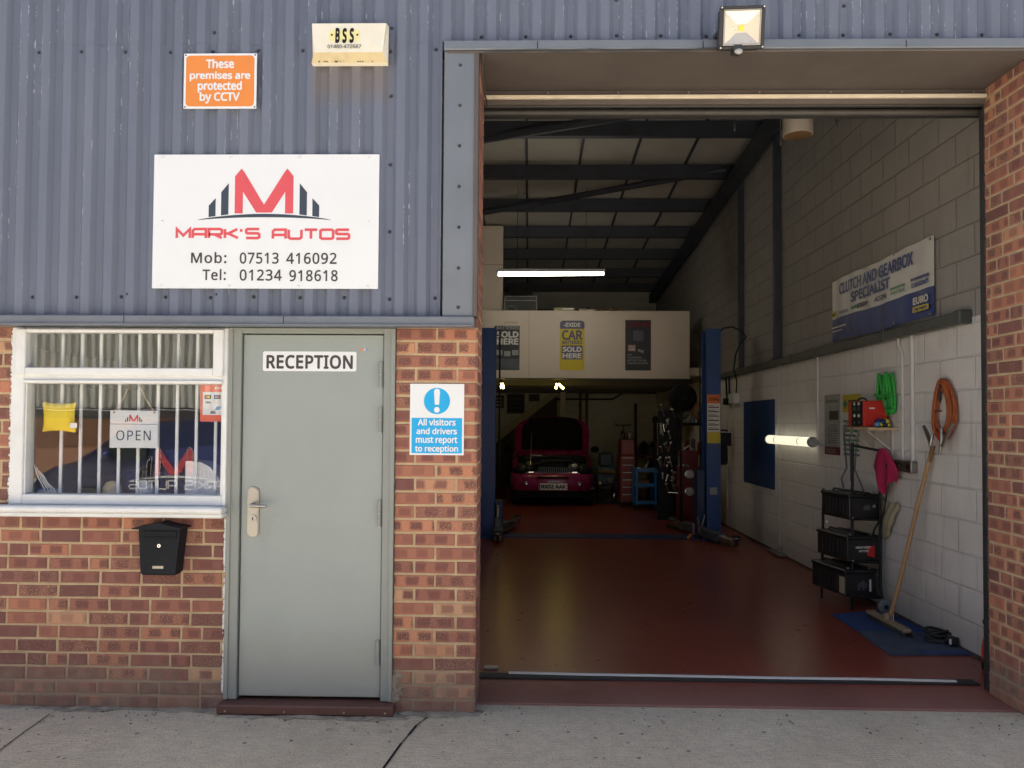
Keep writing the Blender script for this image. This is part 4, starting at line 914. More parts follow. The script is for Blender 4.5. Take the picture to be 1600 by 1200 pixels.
# wall conduits, sockets, lamp
def conduit(label, pts, r=.0125, extra=None):
    mb = MB(); mb.tube(pts, r, 'conduit_white', 8)
    for p in (extra or []): mb.box(3.02, 3.046, p[0] - .022, p[0] + .022, p[1] - .01, p[1] + .01, 'conduit_white', .003)
    return tag(mb.build('conduit', origin=pts[0]), label, 'conduit', 'white conduits on the block wall')
conduit('white conduit with a kink at the top dropping to the double socket', [(3.03, 2.107, 1.295), (3.03, 2.107, 2.10), (3.03, 2.115, 2.17), (3.03, 2.17, 2.23), (3.03, 2.175, 2.292)], .013, [(2.107, 1.72)])
conduit('straight wide white conduit right of the kinked one above the double socket', [(3.03, 1.945, 1.295), (3.03, 1.945, 2.291)], .018)
conduit('white conduit dropping to the near end of the wall lamp', [(3.03, 3.945, 1.42), (3.03, 3.945, 2.291)], .014)
conduit('thin white conduit down to the floor beside the blue panel', [(3.03, 5.20, .05), (3.03, 5.20, 2.291)], .008)
mb = MB(); mb.box(2.93, 3.045, 4.95, 5.35, .013, .05, 'old_steel', .01); mb.tube([(2.99, 5.1, .05), (3.02, 5.12, .12)], .02, 'old_steel', 8); tag(mb.build('pipe_bracket', origin=(3, 5.1, .02)), 'small metal foot on the floor under the thin white conduit', 'bracket')
SK = thing('double_socket', 'grey metal double socket on white block wall with black plug', 'socket', (3.03, 2.08, 1.25))
mb = MB(); mb.box(2.992, 3.045, 1.90, 2.262, 1.205, 1.297, 'old_steel', .006); mb.cyl((2.992, 1.95, 1.252), (2.985, 1.95, 1.252), .018, 'black_plastic', 10); mb.cyl((2.992, 2.05, 1.262), (2.987, 2.05, 1.262), .010, 'black_plastic', 8); mb.box(2.986, 2.993, 2.09, 2.12, 1.23, 1.27, 'black_plastic', .002); mb.build('box', SK)
mb = MB(); mb.blob((2.975, 2.225, 1.245), (.03, .036, .034), 'black_plastic', 12, 8); mb.build('plug', SK)
mb = MB(); mb.tube([(2.97, 2.225, 1.22), (2.965, 2.24, 1.05), (2.955, 2.29, .85), (2.93, 2.40, .70), (2.93, 2.46, .62), (2.93, 2.47, .50)], .0075, 'black_plastic', 6); tag(mb.build('cable', origin=(2.97, 2.2, 1.2)), 'black cable hanging from the double socket towards the battery rack', 'cable')
WL = thing('wall_lamp', 'lit white fluorescent lamp fixed to the block wall near the blue panel', 'lamp', (3.0, 4.7, 1.36))
mb = MB(); mb.tube([(2.985, 3.98, 1.395), (2.985, 4.02, 1.395), (2.985, 5.42, 1.395), (2.985, 5.47, 1.395)], [.035, .052, .052, .035], 'wall_light', 14); mb.build('diffuser', WL)
mb = MB(); mb.box(3.025, 3.045, 4.0, 5.4, 1.35, 1.44, 'plastic_white', .004); mb.build('back_plate', WL)
for y0_, y1_ in ((3.99, 3.935), (5.43, 5.49)): mb = MB(); mb.tube([(2.985, y0_, 1.395), (2.985, (y0_ + y1_) / 2, 1.395), (2.985, y1_, 1.395)], [.056, .056, .040], 'poster_grey', 16); mb.build('end_cap', WL)
for y in (4.3, 5.1): mb = MB(); mb.tube([(3.03, y, 1.452), (2.985, y, 1.449), (2.935, y, 1.42), (2.930, y, 1.395), (2.935, y, 1.37), (2.985, y, 1.341), (3.03, y, 1.338)], .004, 'old_steel', 5); mb.build('clip', WL)
mb = MB(); mb.box(3.036, 3.045, 5.40, 6.77, .768, 1.895, 'panel_blue', .003); tag(mb.build('wall_panel', origin=(3.04, 6, .77)), 'plain dark blue panel on the white block wall', 'panel')
# posters at the charger
t = thing('safety_poster', 'tall grey wall poster with dark picture and maroon foot', 'poster', (3.04, 3.59, 1.28))
mb = MB(); mb.box(3.040, 3.045, 3.40, 3.785, 1.36, 1.885, 'poster_grey', .001); mb.box(3.040, 3.045, 3.40, 3.785, 1.28, 1.3595, 'maroon', .001); mb.box(3.0385, 3.0399, 3.43, 3.66, 1.63, 1.72, 'poster_dark'); mb.build('sheet', t)
mb = MB(); text(mb, 'ELECTRIC SHOCK', (3.0395, 3.58, 1.80), YN, FU, w=.28, h=.03, mat='dark_ink')
for k in range(9): mb.box(3.0386, 3.0398, 3.46, 3.74 - .03 * (k % 3), 1.40 + k * .022, 1.405 + k * .022, 'dark_ink')
for k in range(2): mb.box(3.0386, 3.0398, 3.5, 3.74, 1.30 + k * .025, 1.308 + k * .025, 'poster_grey')
mb.build('print', t)
t = thing('first_aid_sign', 'yellow and green notice on the wall behind the red charger', 'sign', (3.04, 3.1, 1.28))
mb = MB(); mb.box(3.040, 3.045, 2.93, 3.33, 1.70, 1.87, 'safety_yellow', .001); mb.box(3.040, 3.045, 2.93, 3.33, 1.27, 1.6995, 'label_white', .001); mb.build('sheet', t)
mb = MB(); mb.box(3.0385, 3.0399, 3.22, 3.31, 1.76, 1.80, 'sticker_green'); mb.box(3.0385, 3.0399, 3.248, 3.278, 1.735, 1.825, 'sticker_green')
for k in range(2): mb.box(3.0385, 3.0399, 2.96, 3.20, 1.76 + k * .04, 1.775 + k * .04, 'dark_ink')
for k in range(8): mb.box(3.0385, 3.0399, 2.95, 3.31, 1.29 + k * .045, 1.31 + k * .045, 'sticker_green' if k % 2 else 'machine_grey')
mb.build('print', t)
SF = thing('wall_shelf', 'short pine shelf with white brackets holding the red charger', 'shelf', (2.92, 2.5, 1.54))
mb = MB(); mb.box(2.80, 3.044, 2.215, 2.76, 1.537, 1.560, 'shelf_wood', .002); mb.build('board', SF)
for y in (2.32, 2.66):
    mb = MB(); mb.box(3.036, 3.0445, y - .012, y + .012, 1.33, 1.536, 'conduit_white', .001); mb.tube([(3.035, y, 1.37), (2.84, y, 1.53)], .007, 'conduit_white', 6); mb.build('bracket', SF)
CH = thing('battery_charger', 'red battery charger with dark control panel on the pine shelf', 'charger', (2.9, 2.5, 1.561))
mb = MB(); mb.box(2.812, 3.012, 2.33, 2.65, 1.566, 1.786, 'charger_red', .008); mb.build('case', CH)
mb = MB(); mb.box(2.804, 2.8125, 2.35, 2.555, 1.572, 1.778, 'machine_black', .002)
for k, z in enumerate((1.60, 1.66, 1.72, 1.76)):
    for y in (2.40, 2.49): mb.cyl((2.804, y, z), (2.797, y, z), .014, 'label_white' if k % 2 else 'machine_grey', 10)
mb.box(2.858, 2.905, 2.3285, 2.3302, 1.715, 1.728, 'label_white'); mb.build('control_panel', CH)
mb = MB(); mb.tube([(2.835, 2.49, 1.785), (2.84, 2.49, 1.803), (2.87, 2.49, 1.812), (2.90, 2.49, 1.803), (2.91, 2.49, 1.785)], .008, 'black_plastic', 8); mb.build('handle', CH)
GL = MB()
for k, (x, z, m_) in enumerate(((2.90, 1.585, 'card_blue'), (2.935, 1.585, 'exide_yellow'), (2.965, 1.585, 'dark_blue'), (2.99, 1.58, 'exide_yellow'), (2.945, 1.61, 'dark_blue'), (2.915, 1.61, 'banner_blue'), (2.975, 1.612, 'exide_yellow'))): GL.blob((x, 2.275 + (k % 2) * .01, z), (.026, .03, .022), m_, 10, 7, .5, k)
tag(GL.build('work_gloves', origin=(2.95, 2.27, 1.561)), 'pair of blue and yellow work gloves bundled in front of the charger', 'gloves')
mb = MB(); mb.tube([(2.79, 2.60, 1.62), (2.77, 2.63, 1.50), (2.80, 2.68, 1.35), (2.82, 2.70, 1.2), (2.79, 2.74, 1.10), (2.80, 2.72, 1.02)], .0085, 'machine_grey', 6); mb.tube([(2.80, 2.50, 1.57), (2.77, 2.52, 1.45), (2.78, 2.52, 1.30), (2.76, 2.47, 1.22), (2.755, 2.455, 1.1)], .0075, 'machine_grey', 6); mb.tube([(2.81, 2.42, 1.56), (2.79, 2.43, 1.38), (2.79, 2.46, 1.2), (2.84, 2.46, 1.08), (2.87, 2.47, 1.01)], .0075, 'machine_grey', 6)
tag(mb.build('charger_leads', origin=(2.8, 2.6, 1.5)), 'three dark leads hanging from the red charger to the top battery', 'leads')
# battery rack
RK = thing('battery_rack', 'black three tier metal trolley rack with wheels against white block wall', 'rack', (2.82, 2.63, .012))
def leg(pts): q = MB(); q.tube(pts, .0125, 'machine_black', 6); q.build('leg', RK)
leg([(2.655, 2.86, .012), (2.675, 2.86, 1.0)]); leg([(2.745, 2.42, .012), (2.755, 2.42, 1.43)]); leg([(2.95, 2.30, .10), (2.965, 2.38, .22), (2.965, 2.38, 1.36)]); leg([(2.93, 2.86, .10), (2.93, 2.86, 1.0)])
for z in (.78, .42, .125):
    q = MB(); P = [(2.665, 2.87, z), (2.75, 2.41, z), (2.975, 2.39, z), (2.94, 2.87, z)]
    for a in range(4): q.tube([P[a], P[(a + 1) % 4]], .011, 'machine_black', 4)
    q.prism([(x, y, z - .01) for x, y, _ in P], (0, 0, .006), 'machine_black'); q.cyl((2.745, 2.405, z + .012), (2.745, 2.394, z + .012), .007, 'chrome', 8); q.build('shelf', RK)
q = MB(); q.tube([(2.755, 2.42, 1.405), (2.965, 2.38, 1.365)], .011, 'machine_black', 6); q.build('handle', RK)
for y in (2.27, 2.80):
    q = MB(); q.lathe([(.02, -.018), (.058, -.018), (.064, -.01), (.064, .01), (.058, .018), (.02, .018)], (2.955, y, .077), 'wheel_grey', 22, 1); q.cyl((2.955, y - .022, .077), (2.955, y + .022, .077), .018, 'machine_black', 10); q.build('wheel', RK)
def battery(label, z, dx, dy, ln, h, sticker, rz):
    t = thing('car_battery', label, 'battery', (2.80 + dx, 2.60 + dy, z), 'batteries on the rack')
    X = Matrix.Translation((2.80 + dx, 2.60 + dy, z)) @ Matrix.Rotation(R(rz), 4, 'Z'); w = .145
    q = MB(); q.xf = X; q.box(-w, w, -ln / 2, ln / 2, .001, h * .86, 'black_plastic', .006)
    for k in range(7): q.box(-w - .004, -w + .002, -ln / 2 + .03 + k * (ln - .06) / 7, -ln / 2 + .045 + k * (ln - .06) / 7, .02, h * .75, 'black_plastic', .001)
    q.build('case', t)
    q = MB(); q.xf = X; q.box(-w - .008, w + .008, -ln / 2 - .008, ln / 2 + .008, h * .861, h, 'black_plastic', .006); q.tube([(-.06, -ln * .4, h), (-.06, -ln * .36, h + .022), (-.06, ln * .36, h + .022), (-.06, ln * .4, h)], .008, 'black_plastic', 6); q.box(.03, .07, -ln / 2 + .03, ln / 2 - .03, h + .0005, h + .012, 'machine_black', .004); q.build('lid', t)
    q = MB(); q.xf = X
    for x in (-w + .045, w - .045): q.lathe([(.014, 0), (.012, .018)], (x, -ln / 2 + .035, h), 'old_steel', 10)
    q.build('terminal', t)
    q = MB(); q.xf = X; yy_ = -ln / 2 - .0005
    if sticker == 'red':
        q.prism([(.035, yy_, h * .22), (.105, yy_, h * .12), (.105, yy_, h * .60), (.035, yy_, h * .56)], (0, -.0008, 0), 'charger_red'); q.build('red_flash', t); q = MB(); q.xf = X
        text(q, 'HEAVY DUTY', (.0, yy_ - .0012, h * .50), FX, FU, w=.14, h=.018, mat='label_white', bold=.03); text(q, 'BATTERY', (.005, yy_ - .0012, h * .36), FX, FU, w=.09, h=.016, mat='label_white', bold=.02)
    elif sticker == 'tag':
        q.box(-w - .0065, -w - .0045, -ln / 2 + .005, -ln / 2 + .08, h * .10, h * .72, 'cloth_beige'); q.build('tag', t); q = MB(); q.xf = X; q.box(.075, .092, yy_ - .001, yy_, h * .18, h * .62, 'label_white')
        for k in range(4): q.box(-.03 + k * .022, -.015 + k * .022, yy_ - .001, yy_, h * (.22 + .1 * (k % 2)), h * (.5 + .05 * (k % 3)), 'machine_grey')
    else:
        q.prism([(-.02, yy_, h * .34), (.05, yy_, h * .34), (.035, yy_, h * .58), (-.01, yy_, h * .52)], (0, -.0008, 0), 'machine_grey'); q.prism([(.06, yy_, h * .45), (.10, yy_, h * .45), (.085, yy_, h * .6)], (0, -.0008, 0), 'poster_grey')
    q.build('label_sticker', t); return t
battery('black car battery on the top tier of the rack below the charger leads', .785, .025, .04, .43, .205, 'grey', 10)
battery('black car battery with red and white sticker on the middle tier', .425, .0, .05, .47, .215, 'red', 10)
battery('black car battery with pale green tag on the lowest tier', .130, -.03, .06, .52, .225, 'tag', 10)
# cloths
def cloth(name, label, cat, f, nu, nv, mat_, org): q = MB(); q.sheet(f, nu, nv, (.003, .002, 0), mat_); return tag(q.build(name, origin=org), label, cat)
def pinkf(u, v):
    z = 1.385 - v * (.26 + .13 * (math.sin(PI * u * 1.05 + .2) ** 2)); wid = .12 + .46 * v ** .75 * (1 - .55 * max(0, v - .62) / .38)
    y = 2.33 - (u - .5) * wid - .05 * v; x = 2.965 + .018 * math.sin(u * 13 + v * 2) * v - .02 * math.sin(PI * u) * (1 - v); return (x, y, z)
cloth('cleaning_cloth', 'bright pink cloth hanging from the handle of the battery rack', 'cloth', pinkf, 22, 18, 'cloth_pink', (2.96, 2.3, 1.37))
def beigef(u, v):
    y = 2.47 - .32 * u * (1 - .45 * max(0, v - .3)); z = .965 - v * (.34 - .16 * u * u) - .03 * math.sin(PI * u) ; x = 3.015 - .028 * math.sin(PI * u) * math.sin(PI * min(1, v * 1.1)) + .008 * math.sin(u * 17 + v * 9); return (x, y, z)
cloth('dust_cloth', 'crumpled beige green cloth hung on the wall behind the battery rack', 'cloth', beigef, 20, 16, 'cloth_beige', (3.01, 2.2, .9))
# tow rope
q = MB(); rr = random.Random(3)
for k in range(7):
    yc = 2.24 + k * .036; P = []; top = 2.02 - rr.random() * .03; bot = 1.69 + rr.random() * .05 - (.04 if k in (0, 1) else 0); w = .030 + rr.random() * .012
    for i in range(22):
        a = 2 * PI * i / 22; P.append((3.012 - .012 * (k % 3) + .006 * math.sin(a * 2), yc + w * math.cos(a) + .018 * math.sin(a) * ((k % 2) - .5) + .012 * math.sin(a), (top + bot) / 2 + (top - bot) / 2 * math.sin(a)))
    q.tube(P, .0125, 'rope_green', 8, closed=True)
q.tube([(2.985, 2.50, 1.84), (2.975, 2.36, 1.82), (2.98, 2.20, 1.83)], .014, 'rope_green', 8); q.tube([(2.99, 2.43, 1.86), (2.976, 2.36, 1.86)], .006, 'black_rubber', 6); q.tube([(2.98, 2.25, 1.68), (2.97, 2.22, 1.70), (2.98, 2.19, 1.69)], .024, 'rope_green', 8); q.tube([(2.974, 2.28, 1.79), (2.974, 2.27, 1.70)], .013, 'sticker_green', 8)
tag(q.build('tow_rope', origin=(3.02, 2.35, 1.66)), 'bright green tow rope coiled in long loops hanging on the white wall', 'rope')
# jump leads
JL = thing('jump_leads', 'coil of orange jump leads with steel clamps hanging near doorway', 'jump leads', (3.02, 1.43, 1.42)); q = MB(); rr = random.Random(5)
for k in range(11):
    P = []; w = .112 + rr.uniform(-.020, .022); top = 1.905 + rr.uniform(-.02, .012); bot = 1.495 + rr.uniform(-.02, .05); off = rr.uniform(-.010, .010); x = 3.018 - .008 * (k % 5)
    for i in range(26):
        a = 2 * PI * i / 26; s_ = math.sin(a); wz = w * (1 + .35 * (1 if s_ < 0 else 0) * -s_ * .9) * (1 - .28 * max(0, s_)); P.append((x, 1.435 + off + wz * math.cos(a) + .03 * (-s_ if s_ < 0 else 0), (top + bot) / 2 + (top - bot) / 2 * s_))
    q.tube(P, .0095, 'lead_orange', 7, closed=True)
q.tube([(2.97, 1.50, 1.685), (2.965, 1.40, 1.685)], .006, 'maroon', 6); q.tube([(2.975, 1.46, 1.60), (2.965, 1.44, 1.56), (2.97, 1.40, 1.53), (2.96, 1.44, 1.50)], .011, 'lead_orange', 7); q.build('cable', JL)
def clamp(pts1, pts2, red): c = MB(); c.tube(pts1, [.012, .015, .011, .013], 'old_steel', 6); c.tube(pts2, [.012, .014, .012, .011], 'old_steel', 6); (c.box(2.95, 2.975, 1.375, 1.43, 1.475, 1.52, 'charger_red', .004) if red else None); c.build('clamp', JL)
clamp([(2.97, 1.655, 1.575), (2.965, 1.60, 1.52), (2.96, 1.555, 1.46), (2.955, 1.53, 1.425)], [(2.965, 1.52, 1.515), (2.96, 1.525, 1.49), (2.955, 1.525, 1.45), (2.95, 1.535, 1.43)], False)
clamp([(2.96, 1.235, 1.595), (2.95, 1.28, 1.53), (2.945, 1.325, 1.47), (2.945, 1.355, 1.43)], [(2.955, 1.38, 1.56), (2.95, 1.37, 1.50), (2.945, 1.37, 1.43), (2.945, 1.39, 1.37)], True)
q = MB(); q.tube([(3.044, 1.44, 1.86), (2.97, 1.44, 1.855), (2.965, 1.44, 1.875)], .006, 'old_steel', 6); q.tube([(2.985, 1.45, 1.83), (2.98, 1.45, 1.77), (2.985, 1.455, 1.75)], [.008, .014, .006], 'black_plastic', 8); q.build('hook', JL)
# broom
BR = thing('broom', 'wide broom with wooden handle leaning on the white wall above blue mats', 'broom', (2.79, 1.84, .02))
q = MB(); q.tube([(2.795, 1.845, .085), (2.86, 1.78, .45), (2.935, 1.70, .95), (3.018, 1.622, 1.425)], [.0165, .0155, .0150, .0155], 'broom_wood', 10); q.tube([(3.000, 1.639, 1.31), (3.0185, 1.6215, 1.428)], [.0160, .0165], 'rust_wood', 10); q.build('handle', BR)
q = MB(); q.xf = Matrix.Translation((2.775, 1.83, .055)) @ Matrix.Rotation(R(91.5), 4, 'Z') @ Matrix.Rotation(R(-8), 4, 'X'); q.box(-.305, .305, -.032, .032, .0, .030, 'broom_head_wood', .010); q.tube([(0, 0, .028), (0, .004, .075)], [.032, .020], 'broom_head_wood', 10); q.build('head', BR)
q = MB(); q.xf = Matrix.Translation((2.775, 1.83, .055)) @ Matrix.Rotation(R(91.5), 4, 'Z') @ Matrix.Rotation(R(-8), 4, 'X')
for k in range(56):
    for r_ in (-.020, 0, .020):
        x = -.295 + k * .0107; q.tube([(x, r_, .001), (x + rnd.uniform(-.004, .004), r_ * 1.6 + rnd.uniform(-.004, .004), -.033)], [.0050, .0042], 'black_rubber', 4, caps=False)
q.build('bristle', BR)
q = MB(); q.tube([(2.80, 1.80, .065), (2.808, 1.815, .13)], .0035, 'old_steel', 5); q.build('stay', BR)
# mats, straps, bottle
q = MB(); q.prism([(2.50, 2.23, .0125), (2.985, 2.38, .0125), (3.035, 1.715, .0125), (2.50, 1.73, .0125)], (0, 0, .011), 'mat_blue'); tag(q.build('floor_mat', origin=(2.75, 2, .012)), 'clean bright blue floor mat beside the rack, under the far half of the broom', 'mat', 'blue mats on the workshop floor')
q = MB(); q.prism([(2.495, 1.722, .0125), (3.035, 1.708, .0125), (3.035, 1.15, .0125), (2.46, 1.125, .0125)], (0, 0, .010), 'mat_dirty'); q.box(2.70, 3.03, 1.155, 1.21, .0226, .0250, 'mat_blue'); tag(q.build('floor_mat', origin=(2.75, 1.4, .012)), 'dusty grey blue floor mat at the doorway with black straps lying on it', 'mat', 'blue mats on the workshop floor')
q = MB(); rr = random.Random(2)
for k in range(5): c = (2.965 + rr.uniform(-.05, .05), 1.50 + rr.uniform(-.06, .06)); q.tube([(c[0] + (.045 + .008 * k) * math.cos(2 * PI * i / 12), c[1] + (.04 + .006 * k) * math.sin(2 * PI * i / 12), .036 + .012 * k + .008 * math.sin(i + k)) for i in range(12)], .011, 'black_rubber', 6, closed=True)
q.tube([(2.87, 1.46, .035), (2.89, 1.41, .033), (2.95, 1.40, .036), (3.0, 1.37, .034)], .016, 'black_rubber', 6); q.blob((3.0, 1.345, .055), (.05, .045, .034), 'black_plastic', 12, 8, .4, 3); q.box(2.955, 2.968, 1.296, 1.303, .045, .082, 'label_white')
tag(q.build('strap', origin=(2.97, 1.45, .025)), 'heap of black rubber straps with a buckle on the dusty blue mat', 'strap')
BO = thing('spray_bottle', 'red spray bottle on the floor behind the right hand doorway edge', 'bottle', (2.94, .80, .012))
q = MB(); q.lathe([(.0, 0), (.047, 0), (.050, .02), (.050, .15), (.040, .21), (.018, .25), (.016, .27)], (2.945, .80, .0125), 'weld_red', 20); q.build('body', BO)
q = MB(); q.lathe([(.0512, .02), (.0512, .085)], (2.945, .80, .0125), 'black_plastic', 20); q.box(2.915, 2.94, .7485, .7495, .05, .08, 'label_white'); q.build('label_band', BO)
q = MB(); q.lathe([(.020, .265), (.020, .295), (.012, .32)], (2.945, .80, .0125), 'black_plastic', 14); q.box(2.90, 2.97, .79, .81, .315, .345, 'black_plastic', .004); q.tube([(2.912, .80, .318), (2.908, .80, .28)], .005, 'black_plastic', 6); q.build('trigger', BO)

# hanging things in the head of the bay
q = MB(); q.lathe([(.113, 0), (.118, .01), (.118, .40), (.113, .41)], (2.155, 2.0, 3.915), 'duct_cream', 26); q.lathe([(.09, -.003), (.105, -.003), (.105, .004)], (2.155, 2.0, 3.915), 'rust_wood', 26); q.cyl((2.155, 2, 4.32), (2.155, 2, 5.6), .02, 'dark_steel', 8)
tag(q.build('heater_drum', origin=(2.155, 2, 3.92)), 'cream cylinder hanging just behind the roller shutter', 'duct')
for x, zb, lb in ((1.645, 3.952, 'first of three hanging steel rods, left of the cream cylinder, mid length'), (2.016, 3.836, 'longest of three hanging steel rods, right beside the cream cylinder'), (2.465, 3.982, 'shortest hanging steel rod, alone right of the cream cylinder')):
    q = MB(); q.tube([(x, 2.0, zb + .05), (x, 2.0, 5.6)], .006, 'old_steel', 6); q.tube([(x, 2, zb), (x, 2, zb + .02), (x, 2, zb + .06)], [.006, .011, .009], 'old_steel', 8); tag(q.build('hanging_rod', origin=(x, 2, zb)), lb, 'rod', 'rods hanging behind the shutter')
# fluorescent batten
TL = thing('tube_light', 'lit long fluorescent tube hanging high above the vehicle lift', 'lamp', (.32, 7.5, 3.87))
q = MB(); q.cyl((-.49, 7.5, 3.845), (1.12, 7.5, 3.86), .022, 'tube_light', 12); q.build('tube', TL)
q = MB(); q.box(-.51, 1.14, 7.475, 7.535, 3.885, 3.935, 'plastic_white', .006); q.box(-.512, -.488, 7.478, 7.522, 3.82, 3.886, 'plastic_white', .003); q.box(1.117, 1.142, 7.478, 7.522, 3.83, 3.886, 'plastic_white', .003); q.build('batten', TL)
q = MB()
for x in (-.2, .85): q.tube([(x, 7.5, 3.93), (x, 7.5, 5.2)], .004, 'dark_steel', 4)
q.build('chain', TL)
# posters on the mezzanine
def mz(x0, x1, z0, z1, m_, d=.003): q = MB(); q.box(x0, x1, 9.199 - d, 9.199, z0, z1, m_, .0005); return q
t = thing('battery_poster', 'grey poster reading BATTERIES SOLD HERE, partly behind the left lift post', 'poster', (-.40, 9.2, 2.5), 'battery posters on the gallery front')
q = mz(-.62, -.18, 2.50, 3.275, 'poster_dark'); q.box(-.62, -.18, 9.196, 9.199, 3.2755, 3.38, 'mezz_board'); q.build('sheet', t)
q = MB(); yq = 9.1955
text(q, 'BATTERIES', (-.39, yq, 3.215), FX, FU, w=.39, h=.055, mat='poster_grey', bold=.02); text(q, 'SOLD', (-.39, yq, 3.075), FX, FU, w=.38, h=.105, mat='label_white', bold=.035); text(q, 'HERE', (-.39, yq, 2.95), FX, FU, w=.38, h=.105, mat='label_white', bold=.035); text(q, 'BATTERY RANGE', (-.33, yq, 3.32), FX, FU, w=.24, h=.025, mat='maroon')
for k in range(3): q.box(-.59 + k * .14, -.48 + k * .14, 9.1945, 9.1955, 2.76 - (k == 1) * .02, 2.85 - (k == 1) * .02, 'poster_grey', .0004)
q.box(-.61, -.19, 9.1945, 9.1955, 2.52, 2.70, 'machine_grey'); q.build('print', t)
t = thing('battery_poster', 'bright yellow poster with dark blue top reading CAR BATTERIES SOLD HERE', 'poster', (.74, 9.2, 2.5), 'battery posters on the gallery front')
q = MB(); q.prism([(x, 9.199, z) for x, z in rounded(.523, .951, 2.497, 3.37, .05)], (0, -.003, 0), 'exide_yellow'); q.build('sheet', t)
q = MB(); q.prism([(x, yq, z) for x, z in [(.523, 3.225)] + [(.951, 3.225), (.951, 3.32), (.94, 3.35), (.90, 3.37), (.575, 3.37), (.535, 3.35), (.523, 3.32)]], (0, -.0008, 0), 'exide_blue'); text(q, '-EXIDE', (.735, yq - .001, 3.262), FX, FU, w=.29, h=.07, mat='label_white', bold=.02)
text(q, 'CAR', (.737, yq, 3.04), FX, FU, w=.36, h=.165, mat='exide_blue', bold=.03); text(q, 'BATTERIES', (.737, yq, 2.96), FX, FU, w=.35, h=.06, mat='exide_blue', bold=.03)
q.prism([(x, yq, z) for x, z in rounded(.555, .918, 2.69, 2.935, .02)], (0, -.0008, 0), 'exide_blue'); text(q, 'SOLD', (.737, yq - .001, 2.828), FX, FU, w=.33, h=.085, mat='label_white', bold=.035); text(q, 'HERE', (.737, yq - .001, 2.715), FX, FU, w=.33, h=.085, mat='label_white', bold=.035); q.build('print', t)
t = thing('battery_poster', 'nearly black poster with red heading and small red SOLD HERE patch', 'poster', (1.88, 9.2, 2.5), 'battery posters on the gallery front')
q = mz(1.661, 2.108, 2.503, 3.384, 'poster_dark'); q.build('sheet', t)
q = MB(); text(q, 'LION', (1.80, yq, 3.265), FX, FU, w=.23, h=.095, mat='maroon', bold=.03); q.box(1.94, 2.10, 9.1945, 9.1955, 3.27, 3.345, 'maroon'); q.prism([(1.70, yq, 2.84), (1.85, yq, 2.82), (1.85, yq, 2.95), (1.70, yq, 2.97)], (0, -.0008, 0), 'maroon'); text(q, 'SOLD', (1.775, yq - .001, 2.90), FX, FU, w=.12, h=.045, mat='label_white', bold=.03); text(q, 'HERE', (1.775, yq - .001, 2.845), FX, FU, w=.12, h=.045, mat='label_white', bold=.03)
for s, z, w in (('CAR', 2.765, .07), ('COMMERCIAL', 2.715, .25), ('MOTORCYCLE AND', 2.665, .33), ('LEISURE BATTERIES', 2.615, .36)): text(q, s, (1.70, yq, z), FX, FU, w=w, h=.03, mat='poster_grey', align='L', bold=.02)
q.box(1.80, 1.98, 9.1945, 9.1955, 3.02, 3.20, 'machine_grey'); q.prism([(1.88, yq, 2.84), (1.98, yq, 2.80), (1.98, yq, 2.85), (1.88, yq, 2.88)], (0, -.0008, 0), 'poster_grey'); q.build('print', t)
# things up on the mezzanine
t = thing('glazed_cabinet', 'dark cabinet with pale trim lines standing up on the gallery at left', 'cabinet', (-.17, 9.7, 2.57))
q = MB(); q.box(-.46, .12, 9.6, 10.1, 2.562, 3.86, 'board_dark', .006); q.build('body', t); q = MB()
for a in ((-.46, .12, 3.78, 3.79), (-.46, .12, 3.855, 3.865), (-.464, -.452, 3.5, 3.86), (.112, .124, 3.5, 3.86)): q.box(a[0], a[1], 9.592, 9.599, a[2], a[3], 'poster_grey')
q.tube([(-.34 + .11 * math.cos(PI * i / 10), 9.594, 3.53 + .16 * math.sin(PI * i / 10)) for i in range(11)], .005, 'poster_grey', 4); q.build('trim', t)
for x0, x1, z1, lb in ((.42, .78, 3.61, 'taller pale green box lying on the gallery edge above the posters'), (.86, 1.14, 3.585, 'lower pale green box on the gallery edge, right of the taller one')):
    q = MB(); q.box(x0, x1, 9.28, 9.6, 2.562, z1, 'sticker_green' if 0 else 'cloth_beige', .006); q.box(x0 + .15, x1 - .02, 9.275, 9.2795, z1 - .035, z1 - .01, 'label_white'); tag(q.build('carton', origin=(x0, 9.4, 2.562)), lb, 'box', 'boxes on the gallery')
q = MB()
for k in range(7): q.tube([(1.3, 9.6, 3.5), (1.3 + rnd.uniform(-.3, .3), 9.6 + rnd.uniform(-.1, .1), 3.62 + rnd.uniform(0, .06))], .018, 'rust_wood', 5)
q.box(1.18, 1.42, 9.5, 9.7, 2.562, 3.52, 'rust_wood', .01); tag(q.build('crate', origin=(1.3, 9.6, 2.562)), 'brown crate with sticks poking out on the gallery right of the green boxes', 'crate')
q = MB(); q.box(-.6, 1.2, 13.4, 14.2, 2.562, 3.6, 'rust_wood', .01); q.box(-.5, .05, 13.39, 13.395, 4.2, 4.7, 'board_dark')
for k in range(4): q.box(-.55 + k * .45, -.16 + k * .45, 13.3, 13.38, 3.7, 3.95, 'board_dark', .01)
q.box(-.6, 1.2, 13.4, 13.5, 3.601, 4.2, 'board_dark'); tag(q.build('storage_rack', origin=(0, 13.8, 2.562)), 'dark storage rack with boxes at the back of the gallery', 'rack')
